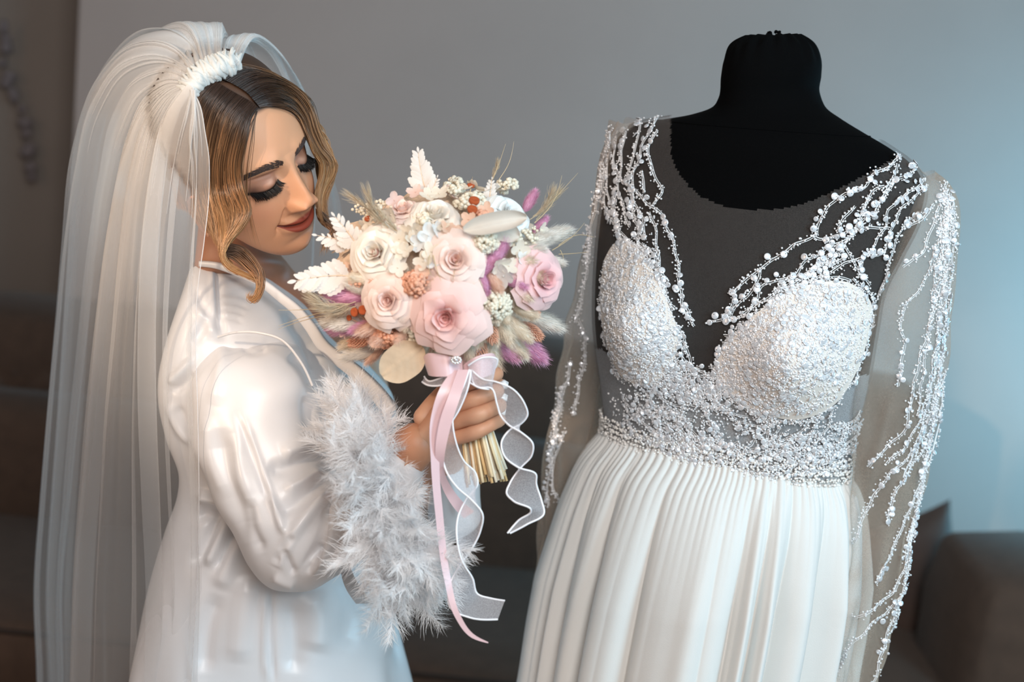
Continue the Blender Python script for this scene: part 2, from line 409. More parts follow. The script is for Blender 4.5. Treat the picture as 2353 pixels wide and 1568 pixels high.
# ------------------------------------------------------------------ the dress form
YD = 1.80
TD = np.array([-.34, -.94, 0.]); TD /= np.linalg.norm(TD)
form_rows = [
    (1712, 84, 1842, 80, YD, 0, .030, .030), (1684, 100, 1866, 96, YD, 0, .046, .046), (1666, 140, 1886, 138, YD, 0, .058, .056),
    (1660, 175, 1886, 172, YD, 0, .060, .058), (1654, 225, 1883, 215, YD, 0, .058, .056), (1640, 246, 1896, 246, YD, .005, .060, .056),
    (1596, 262, 1930, 272, YD, .015, .066, .060), (1530, 274, 1985, 306, YD, .03, .076, .066), (1470, 286, 2045, 342, YD, .045, .085, .075),
    (1428, 312, 2094, 378, YD, .055, .092, .085), (1408, 352, 2122, 424, YD, .06, .098, .092), (1398, 420, 2112, 500, YD, .06, .104, .1),
    (1384, 520, 2070, 590, YD, .06, .110, .105), (1378, 620, 2030, 670, YD, .06, .116, .106), (1380, 720, 2012, 765, YD, .06, .116, .104),
    (1388, 820, 1992, 880, YD, .055, .108, .1), (1394, 900, 1965, 990, YD, .05, .098, .096), (1396, 970, 1945, 1088, YD, .05, .094, .094),
    (1372, 1050, 1955, 1160, YD, .05, .100, .105), (1335, 1200, 1975, 1300, YD, .055, .115, .125), (1310, 1330, 1975, 1420, YD, .055, .12, .13)]
NR, NC = 300, 340
FV = loft(form_rows, NR, NC, TD, 2.1)
def bust(V, hgt=.052):
    out = V.reshape(-1, 3).copy(); P = proj(out); q = P[:, :2]
    front = ((out - out.mean(0)) @ TD) > 0
    for (cx, cy, sx, sy, h) in ((1470, 730, 78, 105, hgt), (1835, 800, 108, 110, hgt * 1.05)):
        g = np.exp(-((q[:, 0] - cx) / sx) ** 2 - ((q[:, 1] - cy - 20) / sy) ** 2)
        out += (TD * h)[None] * (g * front)[:, None]
    return out.reshape(V.shape)
FV = bust(FV)
# gathered jersey at the crown of the neck cap
r = np.arange(NR) * 190 / NR
ang = np.linspace(0, 2 * np.pi, NC, endpoint=False)
amp = .0022 * np.exp(-((r - 5) / 6.) ** 2)
FV[..., 2] += amp[:, None] * np.sin(ang * 17)[None]
form = root('dress_form', 'black jersey dressmaker form wearing the beaded wedding dress', 'mannequin', (float(FV[NR * 150 // 190, :, 0].mean()), YD, 0))
part('torso', caps(FV), gridf(NR + 4, NC, True), MT['black'], form)
cz = FV[0].mean(0)
nb = []
for k in range(13):
    a = k * 2.4; rr = .004 + .0035 * (k % 4); nb.append(cz + np.array([math.cos(a) * rr, math.sin(a) * rr, .001 + .002 * (k % 3)]))
V, Fc = balls(nb, .0022); part('gathered_crown', V, Fc, MT['black'], form)
# seam around the foot of the neck
i0 = 0
P = proj(FV.reshape(-1, 3)).reshape(NR, NC, 3)
fr = int(np.argmin(np.abs(P[:, NC // 4 + 2, 1] - 296)))
ring = FV[fr] + outward(FV)[fr] * .0003
V, Fc = tube(np.concatenate([ring, ring[:1]]), .0007, 5, ); part('neck_seam', V, Fc, MT['black'], form)
fx = float(FV[NR * 150 // 190, :, 0].mean()); fy = YD
V, Fc = tube([(fx, fy, .80), (fx, fy, .02)], .016, 14); part('pole', V, Fc, MT['steel'], form)
V, Fc = tube([(fx, fy, .03), (fx, fy, .022), (fx, fy, .004), (fx, fy, 0)], [.02, .16, .17, .17], 40); part('base', V, Fc, MT['steel'], form)

# ------------------------------------------------------------------ the wedding dress
dress = root('wedding_dress', 'white wedding dress with beaded net bodice and pleated skirt on a black dress form', 'dress', (fx, fy, 0))
NFN = outward(FV)
BV = FV + NFN * .004
NECK = np.array([(1300, 262), (1545, 262), (1538, 300), (1540, 345), (1556, 385), (1585, 425), (1618, 452), (1660, 470), (1710, 479), (1765, 480), (1815, 473), (1860, 460), (1930, 428), (2000, 392), (2068, 352), (2300, 352)], float)
PB = proj(BV.reshape(-1, 3)); zz = np.interp(PB[:, 0], NECK[:, 0], NECK[:, 1])
front = ((BV - BV.mean(1, keepdims=True)) @ TD).reshape(-1) > -.01
below = np.where(front, PB[:, 1] - zz, PB[:, 1] - 320)
below[(PB[:, 0] < 1545) & front] = 50; below[(PB[:, 0] < 1545) & (PB[:, 1] < 262)] = -5
rowi = np.repeat(np.arange(NR), NC)
waist_py = pchip([1396, 1480, 1600, 1680, 1760, 1850, 1945], [972, 1040, 1092, 1113, 1122, 1118, 1090.], PB[:, 0].clip(1396, 1945))[:, 0]
# waist row of the loft: nearest the row that meets (1396,970)/(1945,1088)
wr = int(np.argmin(np.abs(P[:, 0, 1] - 970)))
fB = gridf(NR, NC, True)
ok = (below[fB] > 0).all(1) & (fB[:, 0] < (wr + 2) * NC)
part('bodice_net', BV, fB[ok], MT['net'], dress, label='sheer dark net bodice over the black form')
bvh_b = BVHTree.FromPolygons([Vector(v) for v in BV.reshape(-1, 3)], fB[fB[:, 0] < (wr + 3) * NC].tolist())
def hit(bvh, px, py):
    v = ray(px, py); h = bvh.ray_cast(Vector(CAM), Vector(v).normalized())
    if h[0] is None: return None
    n = np.array(h[1]); n = n if n @ v < 0 else -n
    return np.array(h[0]), n
def patch(bvh, outline, off, step=7, m=None, name='patch', label=None, dome=0):
    """cloth laid on the form inside a pixel outline"""
    O = curve(np.r_[outline, outline[:1]], 80); c = O[:-1].mean(0); ns = 18
    V = []
    for s in np.linspace(0.02, 1, ns):
        for p in O[:-1]:
            q = c + (p - c) * s; h = hit(bvh, *q)
            if h is None: V.append(None); continue
            V.append(h[0] + h[1] * (off + dome * (1 - s ** 4)))
    for i, v in enumerate(V):
        if v is None: V[i] = V[i - 79] if i >= 79 else V[0]
    V = np.array(V, float).reshape(ns, 79, 3)
    return part(name, V, gridf(ns, 79, True), m, dress, label=label)
patch(bvh_b, [(1392, 600), (1425, 556), (1465, 570), (1500, 620), (1532, 695), (1556, 770), (1545, 830), (1500, 880), (1440, 870), (1402, 800), (1384, 700)], .003, m=MT['cup'], name='cup', label='beige padded cup under beading')
patch(bvh_b, [(1640, 850), (1670, 790), (1730, 730), (1800, 680), (1880, 650), (1950, 650), (1995, 690), (1990, 770), (1965, 850), (1910, 930), (1840, 960), (1760, 950), (1690, 910)], .003, m=MT['cup'], name='cup', label='beige padded cup under beading')
# net lining of the midriff
mid = (PB[:, 1] - np.interp(PB[:, 0], [1380, 1440, 1520, 1600, 1640, 1760, 1960], [800, 860, 860, 845, 860, 900, 860]) > 0)
ok2 = mid[fB].all(1) & (fB[:, 0] < (wr + 2) * NC) & (front[fB].all(1))
part('lining', FV + NFN * .0025, fB[ok2], MT['lining'], dress, label='pale translucent midriff lining')

# skirt
skirt_rows = [
    (1398, 966, 1945, 1084, YD, .05, .098, .096), (1386, 985, 1951, 1102, YD, .05, .104, .100), (1345, 1040, 1966, 1140, YD, .055, .122, .115),
    (1318, 1110, 1972, 1195, YD, .06, .138, .13), (1292, 1220, 1966, 1290, YD, .065, .155, .14), (1264, 1380, 1946, 1430, YD, .07, .170, .15),
    (1238, 1568, 1914, 1590, YD, .075, .185, .17), (1130, 1900, 1890, 1900, YD, .09, .22, .2), (1020, 2400, 1840, 2380, YD, .1, .26, .24), (900, 3020, 1780, 2990, YD, .11, .30, .28)]
SV = loft(skirt_rows, 260, 900, TD, 2.05)
N = outward(SV); th = np.linspace(0, 2 * np.pi, 900, endpoint=False)
ph = th + .05 * np.sin(3 * th + 1) + .03 * np.sin(7 * th + .4)
tt = np.linspace(0, 1, 260)[:, None]
sway = .10 * np.sin(2.2 * th)[None] * tt
ph2 = th + .22 * np.sin(2 * th + .5) / 2 + .10 * np.sin(5 * th + 1.9) + .05 * np.sin(9 * th + .3) + .025 * np.sin(17 * th + 2.0)
k1 = np.abs(np.sin((ph2[None] + sway * .35) * 11)) ** .8 + .30 * np.abs(np.sin((ph2[None] * 1.02 + sway * .6) * 19 + .4)) ** .8 * (.5 + .5 * np.sin(4 * th + 1)[None])
amp_v = .55 + .45 * np.sin(5 * th + .7)[None] * np.sin(3 * th)[None] + .25 * np.sin(11 * th + 2)[None]
k2 = np.abs(np.sin((ph[None] * 1.0 + .2) * 54)) ** .7
dr = (k1 - .6) * np.clip(tt * 7, .10, 1) * .028 * (.45 + amp_v.clip(0, 1.1) * .8) * (1 + 1.6 * tt) + (k2 - .5) * .0042 * np.exp(-tt / .035)
SV = SV + N * dr[..., None]
part('skirt', SV, gridf(260, 900, True), MT['skirt'], dress, label='ivory crepe skirt gathered into soft pleats')

# belt: rows of pearls and crystals round the waist
beltV, beltN = [], []
Nw = outward(FV)
for k in range(8):
    kk = wr + 3 - int(round(k * 1.55)); rowq = FV[kk] + Nw[kk] * .0055
    beltV.append(rowq); beltN.append(Nw[kk])
V = np.array(beltV)
part('belt', V, gridf(8, NC, True), MT['net'], dress, label='waist belt covered in pearls and crystals')
pc_, pr_, gc_, gr_ = [], [], [], []
for k in range(8):
    L = np.concatenate([beltV[k], beltV[k][:1]]); s = np.r_[0, np.cumsum(np.linalg.norm(np.diff(L, axis=0), axis=1))]
    pos = np.arange(0, s[-1], .0042); pos = pos + RNG.normal(0, .0008, len(pos)); Q = pchip(s, L, pos.clip(0, s[-1]))
    d = Q - FV[wr].mean(0); d[:, 2] = 0; d /= np.linalg.norm(d, axis=1, keepdims=True)
    Q = Q + RNG.normal(0, .0008, Q.shape) + d * .001
    isg = RNG.random(len(Q)) < .12
    pc_.append(Q[~isg]); gc_.append(Q[isg])
pc_ = np.concatenate(pc_); gc_ = np.concatenate(gc_)
V, Fc = balls(pc_, RNG.uniform(.0013, .0024, len(pc_))); part('belt_pearls', V, Fc, MT['pearl'], dress, kind='stuff')
V, Fc = balls(gc_, RNG.uniform(.0016, .0024, len(gc_))); part('belt_crystals', V, Fc, MT['gem'], dress, smooth=False, kind='stuff')

# sleeves
def sleeve(rows, folds, nr=150, nc=120, seed=0):
    V = loft(rows, nr, nc, TD, 2.0); N = outward(V)
    a = np.linspace(0, 2 * np.pi, nc, endpoint=False)[None]; t = np.linspace(0, 1, nr)[:, None]
    w = .004 * np.sin(3 * a + 5 * np.sin(7 * t) + seed) * np.sin(23 * t + 2 * np.sin(a)) + .004 * np.sin(5 * a + 9 * t)
    V = V + N * w[..., None]
    return sculpt(V, folds)
right_rows = [
    (2060, 372, 2150, 408, YD, .02, .04, .04), (2062, 420, 2196, 440, YD - .03, .02, .05, .05), (2050, 500, 2204, 520, YD - .05, .01, .055, .05), (2028, 600, 2198, 640, YD - .06, .0, .055, .05),
    (1998, 720, 2182, 760, YD - .06, 0, .05, .05), (1966, 860, 2160, 900, YD - .06, 0, .045, .045), (1952, 980, 2140, 1020, YD - .06, 0, .042, .042), (1960, 1110, 2116, 1150, YD - .07, 0, .038, .038),
    (1962, 1250, 2084, 1270, YD - .09, 0, .035, .035), (1940, 1400, 2060, 1410, YD - .10, 0, .032, .032), (1925, 1568, 2018, 1568, YD - .11, 0, .03, .03), (1915, 1660, 2000, 1650, YD - .11, 0, .03, .03)]
RSV = sleeve(right_rows, [([(2010, 660), (2000, 760), (1985, 880), (1975, 1000)], 14, .010), ([(2050, 900), (2010, 1060), (1990, 1180)], 12, .006)])
part('sleeve', RSV, gridf(150, 120, True), MT['sleeve'], dress, label='long net sleeve with sprays of beads')
left_rows = [
    (1412, 278, 1500, 280, YD + .05, 0, .05, .04), (1396, 330, 1478, 360, YD + .07, 0, .055, .05), (1378, 420, 1460, 440, YD + .08, 0, .055, .05), (1350, 560, 1440, 570, YD + .09, 0, .05, .05),
    (1322, 690, 1425, 700, YD + .09, 0, .046, .046), (1298, 820, 1410, 840, YD + .09, 0, .044, .044), (1275, 960, 1395, 980, YD + .09, 0, .042, .042), (1256, 1120, 1350, 1130, YD + .08, 0, .038, .038),
    (1242, 1260, 1315, 1270, YD + .07, 0, .032, .032), (1230, 1352, 1270, 1362, YD + .06, 0, .026, .026)]
LSV = sleeve(left_rows, [([(1400, 560), (1380, 760), (1350, 960), (1310, 1120)], 12, .008)], seed=2)
part('sleeve', LSV, gridf(150, 120, True), MT['sleeve'], dress, label='long net sleeve with sprays of beads')
fS = gridf(150, 120, True).tolist()
bvh_r = BVHTree.FromPolygons([Vector(v) for v in RSV.reshape(-1, 3)], fS)
bvh_l = BVHTree.FromPolygons([Vector(v) for v in LSV.reshape(-1, 3)], fS)

# beading: cords, glass beads and sequins laid along strands on the surface
CORD, BEAD, BEADR, SEQ = [], [], [], []
def strand(bvh, poly, dens=1.0, seq=.6, big=1.0, wob=2.0, cord=True):
    C = curve(poly, max(8, int(np.abs(np.diff(np.asarray(poly, float), axis=0)).sum() / 7)))
    C = C + np.c_[np.sin(np.arange(len(C)) * .55 + RNG.uniform(0, 6)), np.cos(np.arange(len(C)) * .5 + RNG.uniform(0, 6))] * wob
    pts, nrm = [], []
    for p in C:
        h = hit(bvh, *p)
        if h is None: continue
        if pts and abs(((h[0] - CAM) @ FW) - ((pts[-1] - CAM) @ FW)) > .03: continue
        pts.append(h[0] + h[1] * .0012); nrm.append(h[1])
    if len(pts) < 4: return
    pts = np.array(pts); nrm = np.array(nrm)
    if cord:
        CORD.append(tube(pts, .00075, 4))
        q = pts + np.cross(nrm, np.gradient(pts, axis=0) / (np.linalg.norm(np.gradient(pts, axis=0), axis=1, keepdims=True) + 1e-9)) * .0022
        CORD.append(tube(q, .0005, 4))
    s = np.r_[0, np.cumsum(np.linalg.norm(np.diff(pts, axis=0), axis=1))]
    m = int(s[-1] / .0015 * dens)
    if m < 2: return
    u = np.sort(RNG.uniform(0, s[-1], m)); Q = pchip(s, pts, u); Nq = pchip(s, nrm, u)
    u0 = u / s[-1]; env = .55 + .45 * np.sin(u / .018 + RNG.uniform(0, 6))
    for i in range(m):
        off = RNG.normal(0, .0026, 3); off -= Nq[i] * (off @ Nq[i])
        if RNG.random() < seq * .17 * env[i]: SEQ.append((Q[i] + off * 1.3 + Nq[i] * RNG.uniform(.0016, .0035), Nq[i], RNG.uniform(.0028, .0043) * big))
        elif RNG.random() < .12: SEQ.append((Q[i] + off + Nq[i] * .002, Nq[i], RNG.uniform(.0012, .0017)))
        else: BEAD.append(Q[i] + off + Nq[i] * .0012); BEADR.append(RNG.uniform(.0008, .0016))
def zz(pts, s, ox, oy): return [(x / s + ox, y / s + oy) for x, y in pts]
Z1 = lambda *p: zz(p, 2.24, 1300, 40)
for p in (Z1((290,520),(265,600),(250,700),(265,830),(290,960),(330,1080)), Z1((330,520),(300,620),(290,720),(285,830),(330,880),(325,980)),
          Z1((395,510),(370,600),(360,680),(330,760),(320,870)), Z1((490,500),(440,570),(400,650),(370,740),(345,830),(345,930),(400,1060),(405,1150)),
          Z1((470,580),(430,660),(430,740),(470,840),(490,880),(450,970)), Z1((270,830),(360,900),(430,970),(490,1020),(530,1110),(560,1190),(575,1290),(585,1400),(600,1500),(650,1568)),
          Z1((385,790),(405,860),(400,910)), Z1((430,1000),(455,1080),(470,1200),(480,1310),(500,1420),(560,1500)), Z1((222,600),(225,720),(210,850),(230,950),(240,1000)),
          Z1((245,1000),(280,1130),(300,1210),(350,1330)), Z1((600,1480),(630,1530),(660,1590)), Z1((200,900),(215,1000),(260,1080),(320,1150),(370,1220)),
          Z1((1720,710),(1670,760),(1600,790),(1530,870),(1400,925),(1340,980),(1310,1030),(1285,1120)), Z1((1285,1120),(1190,1160),(1100,1220),(990,1300),(870,1410),(830,1530),(740,1568)),
          Z1((1800,740),(1770,800),(1680,850),(1620,940),(1550,1040)), Z1((1900,770),(1800,870),(1650,1010),(1640,1060),(1580,1170),(1540,1220),(1500,1330)),
          Z1((1900,860),(1800,910),(1700,1020),(1660,1120),(1620,1210),(1520,1230),(1420,1270),(1300,1350)), Z1((1480,970),(1430,1030),(1390,1100)),
          Z1((1660,1075),(1480,1090),(1300,1130),(1285,1120)), Z1((1550,920),(1520,1010),(1500,1080),(1340,1190),(1240,1250),(1150,1340),(1020,1370),(970,1470),(900,1540)),
          Z1((1640,870),(1570,890),(1545,960),(1500,1040)), Z1((1440,1240),(1300,1290),(1150,1350),(1060,1410)), Z1((1430,1170),(1500,1300),(1560,1380)),
          Z1((1920,880),(1850,1000),(1750,1050),(1680,1190),(1640,1330),(1590,1460)), Z1((1000,1290),(960,1400),(880,1480),(830,1568)), Z1((1700,760),(1650,880),(1600,960))):
    strand(bvh_b, p, 1.15, .9, 1.05)
# dense sprays over the cups and midriff
def region(poly):
    poly = np.array(poly, float); lo, hi = poly.min(0), poly.max(0)
    while True:
        q = lo + RNG.random(2) * (hi - lo); x, y = q; c = False; j = len(poly) - 1
        for i in range(len(poly)):
            if (poly[i, 1] > y) != (poly[j, 1] > y) and x < (poly[j, 0] - poly[i, 0]) * (y - poly[i, 1]) / (poly[j, 1] - poly[i, 1]) + poly[i, 0]: c = not c
            j = i
        if c: return q
LC = [(1390, 580), (1430, 570), (1490, 640), (1550, 760), (1590, 830), (1520, 900), (1420, 880), (1395, 790), (1375, 690)]
RC = [(1640, 860), (1700, 770), (1790, 700), (1900, 650), (1990, 660), (2000, 740), (1975, 850), (1900, 950), (1790, 975), (1690, 930)]
MD = [(1395, 880), (1450, 900), (1560, 850), (1620, 850), (1720, 960), (1800, 1010), (1940, 960), (1940, 1060), (1780, 1095), (1650, 1085), (1500, 1030), (1400, 950)]
for _ in range(95):
    x, y = region(LC); a = RNG.uniform(-.5, .5) + math.atan2(850 - y, 1590 - x); L = RNG.uniform(40, 110)
    strand(bvh_b, [(x, y), (x + L * .5 * math.cos(a), y + L * .5 * math.sin(a) + 6), (x + L * math.cos(a + .3), y + L * math.sin(a + .3))], .9, .7, 1.0, 3)
for _ in range(170):
    x, y = region(RC); a = RNG.uniform(-.5, .5) + math.atan2(900 - y, 1640 - x) ; L = RNG.uniform(40, 120)
    strand(bvh_b, [(x, y), (x + L * .5 * math.cos(a), y + L * .5 * math.sin(a)), (x + L * math.cos(a + .4), y + L * math.sin(a + .4))], .9, .6, 1.0, 3)
for _ in range(110):
    x, y = region(MD); a = RNG.uniform(-.6, .6) + (.9 if x < 1650 else .15); L = RNG.uniform(40, 120)
    strand(bvh_b, [(x, y), (x + L * .5 * math.cos(a), y + L * .5 * math.sin(a)), (x + L * math.cos(a - .4), y + L * math.sin(a - .4))], .8, .7, .95, 3)
def scatter(poly, nb, ns):
    for k in range(nb + ns):
        q = region(poly); h = hit(bvh_b, *q)
        if h is None: continue
        if k < nb: BEAD.append(h[0] + h[1] * .0036); BEADR.append(RNG.uniform(.0008, .0017))
        else: SEQ.append((h[0] + h[1] * .0048, h[1], RNG.uniform(.0018, .0036)))
LCI = [(1392, 610), (1425, 562), (1465, 575), (1500, 630), (1550, 770), (1545, 830), (1500, 878), (1440, 868), (1402, 800), (1386, 700)]
scatter(LCI, 1500, 130)
scatter([(1645, 850), (1680, 790), (1740, 730), (1805, 685), (1880, 656), (1950, 656), (1990, 695), (1985, 770), (1960, 850), (1905, 925), (1840, 955), (1760, 945), (1690, 905)], 2300, 190)
scatter([(1400, 890), (1560, 860), (1620, 850), (1720, 960), (1940, 960), (1940, 1080), (1780, 1105), (1600, 1080), (1420, 980)], 900, 90)
for p in ([(1432, 552), (1478, 580), (1512, 640), (1540, 720), (1562, 790)], [(1392, 600), (1384, 690), (1398, 800), (1430, 872)], [(1640, 850), (1672, 790), (1735, 728), (1805, 676), (1880, 646), (1955, 644)], [(1650, 870), (1690, 915), (1760, 955), (1845, 968), (1915, 935)], [(1955, 644), (1998, 680), (1994, 770), (1970, 850), (1920, 925)], [(1400, 590), (1440, 560), (1480, 600), (1500, 660)], [(1700, 760), (1780, 700), (1860, 665), (1940, 655)], [(1455, 545), (1505, 600), (1530, 680)], [(1690, 740), (1760, 690), (1840, 640), (1900, 600)], [(1760, 720), (1850, 640), (1930, 560)], [(1860, 660), (1920, 590), (1990, 500)], [(1430, 580), (1420, 500), (1410, 430)], [(1480, 600), (1465, 520), (1450, 440)], [(1560, 860), (1600, 900), (1650, 1000), (1720, 1060)], [(1580, 880), (1570, 950), (1600, 1040)], [(1620, 870), (1680, 960), (1790, 1020), (1900, 1030)]):
    strand(bvh_b, p, 1.6, .8, 1.0, 3)
for y0 in (1030, 1052, 1074):
    strand(bvh_b, [(1700, y0 + 8), (1800, y0 + 18), (1880, y0 + 8), (1935, y0 - 14)], 1, .6)
Z6 = lambda *p: zz(p, 1.287, 1880, 350)
for p in (Z6((378,90),(330,230),(300,300),(248,335)), Z6((380,110),(330,330),(300,400),(262,440),(240,500),(250,560),(245,620),(235,690)),
          Z6((385,120),(370,250),(340,370),(335,470),(300,600),(275,710),(245,830),(200,870),(150,930)), Z6((385,150),(375,300),(350,500),(350,600),(310,750),(260,860),(200,920)),
          Z6((395,150),(380,330),(370,500),(365,560),(340,720),(300,850),(195,970),(160,1020),(140,1060),(110,1150)), Z6((400,180),(395,300),(385,430),(360,620),(320,850),(260,950),(215,1030),(205,1100)),
          Z6((372,180),(360,330),(390,480)), Z6((370,640),(330,900),(290,1000),(240,1120),(190,1230),(165,1275)), Z6((320,900),(270,1130),(230,1280),(110,1380)),
          Z6((265,1130),(235,1320),(150,1400),(90,1470),(60,1540)), Z6((235,1330),(200,1430),(175,1520),(160,1568)), Z6((340,150),(300,200),(240,220)),
          Z6((390,200),(400,260),(412,330)), Z6((345,690),(335,800),(310,930),(300,1010),(262,1150)), Z6((300,1010),(280,1100),(262,1230),(240,1330),(215,1420)), Z6((383,130),(365,300),(345,420),(320,560),(300,700),(290,780)),
          Z6((352,560),(330,690),(290,850),(250,960)), Z6((388,140),(378,260),(370,380),(352,520),(330,650),(315,760),(285,900)), Z6((365,560),(352,700),(322,880),(300,960))):
    strand(bvh_r, p, 1.1, .55, .95)
for p in ([(1400, 300), (1378, 420), (1354, 560), (1352, 605)], [(1352, 560), (1340, 660), (1322, 740)], [(1330, 740), (1345, 800), (1330, 880), (1318, 950)], [(1312, 830), (1282, 960), (1268, 1060)],
          [(1300, 990), (1270, 1080), (1280, 1150), (1290, 1170)], [(1285, 900), (1272, 1000), (1262, 1090), (1258, 1160)], [(1360, 470), (1350, 560)], [(1410, 290), (1392, 360), (1380, 480)]):
    strand(bvh_l, p, 1.4, .4, .8)
V, Fc, _ = join(CORD); part('embroidery_cords', V, Fc, MT['cord'], dress, kind='stuff')
V, Fc = balls(BEAD, BEADR); part('glass_beads', V, Fc, MT['bead'], dress, kind='stuff')
def disc(n=14):
    a = np.linspace(0, 2 * np.pi, n, endpoint=False); c, s = np.cos(a), np.sin(a); z0 = 0 * c
    hole = .14
    V = np.concatenate([np.c_[hole * c, hole * s - .45, z0 + .06], np.c_[c * .8, s * .8, z0 + .05], np.c_[c, s, z0 - .06], np.c_[c, s, z0 - .12], np.c_[hole * c, hole * s - .45, z0 - .06]])
    V[:n, 1] = hole * s - .45; return V, np.concatenate([gridf(5, n, True)])
DV, DF = disc()
seq_me = mk_mesh('sequin', DV, DF, MT['sequin'], False)
SEQ.sort(key=lambda q: -q[2])
small = []
for k, (p, n, r_) in enumerate(SEQ):
    n2 = n + RNG.normal(0, .28, 3); m4 = Matrix.Translation(Vector(p)) @ frame_from(n2, RNG.uniform(0, 6)) @ Matrix.Diagonal((r_, r_, r_, 1))
    if k < 298: put('sequin', seq_me, m4, dress)
    else: small.append(m4)
vs = []
for m4 in small:
    a = np.array(m4); vs.append((DV @ a[:3, :3].T + a[:3, 3], DF))
V, Fc, _ = join(vs); part('small_sequins', V, Fc, MT['sequin'], dress, smooth=False, kind='stuff')
print('sequins', len(SEQ), 'beads', len(BEAD))
# ------------------------------------------------------------------ the bride
YB_ = 1.80
bride = root('person', 'bride in a white satin robe and tulle veil smelling her bouquet', 'person', (float(Wy(600, 1500, YB_)[0]), YB_, 0))
# head pose (columns: her right, forward, up, in camera axes)
HR = np.array([[-0.56879842, 0.81259903, -0.12708727], [-0.54499713, -0.25665007, 0.798191], [0.61599228, 0.52327198, 0.58884629]])
HS = 1.03; HO = np.array([-.33417, .22413, -1.72])
CAMM = np.stack([RT, UP, -FW], 1)
def head2w(P): return (np.asarray(P) * HS @ HR.T + HO) @ CAMM.T + CAM
def hdir(v): return np.asarray(v) @ HR.T @ CAMM.T
HROWS = np.array([
    (.127, .004, -.006, -.014, 0), (.122, .030, .026, -.036, 0), (.108, .052, .052, -.064, 0), (.088, .065, .070, -.083, 0), (.065, .072, .0805, -.092, 0),
    (.04, .0750, .0875, -.096, 0), (.02, .0755, .0905, -.098, 0), (.005, .074, .0895, -.099, 0), (-.015, .072, .0870, -.094, 0), (-.035, .0695, .0855, -.086, .03),
    (-.055, .066, .0845, -.07, .1), (-.075, .0605, .0830, -.05, .2), (-.092, .0535, .0805, -.03, .3), (-.104, .0455, .0775, -.015, .38),
    (-.112, .0355, .0715, 0, .44), (-.1165, .023, .062, .01, .48), (-.117, .006, .045, .03, .5)])
def G(v, c, s): return np.exp(-((v - c) / s) ** 2)
def sstep(v, a, b):
    t = np.clip((v - a) / (b - a), 0, 1); return t * t * (3 - 2 * t)
def mouth_z(x): return -.0690 + .0062 * (np.abs(x) / .027) ** 2
def lid_z(x):
    t = np.clip((np.abs(x) - .016) / .031, 0, 1); return -.0032 - .0048 * np.sin(np.pi * t) ** .9 - .0068 * t
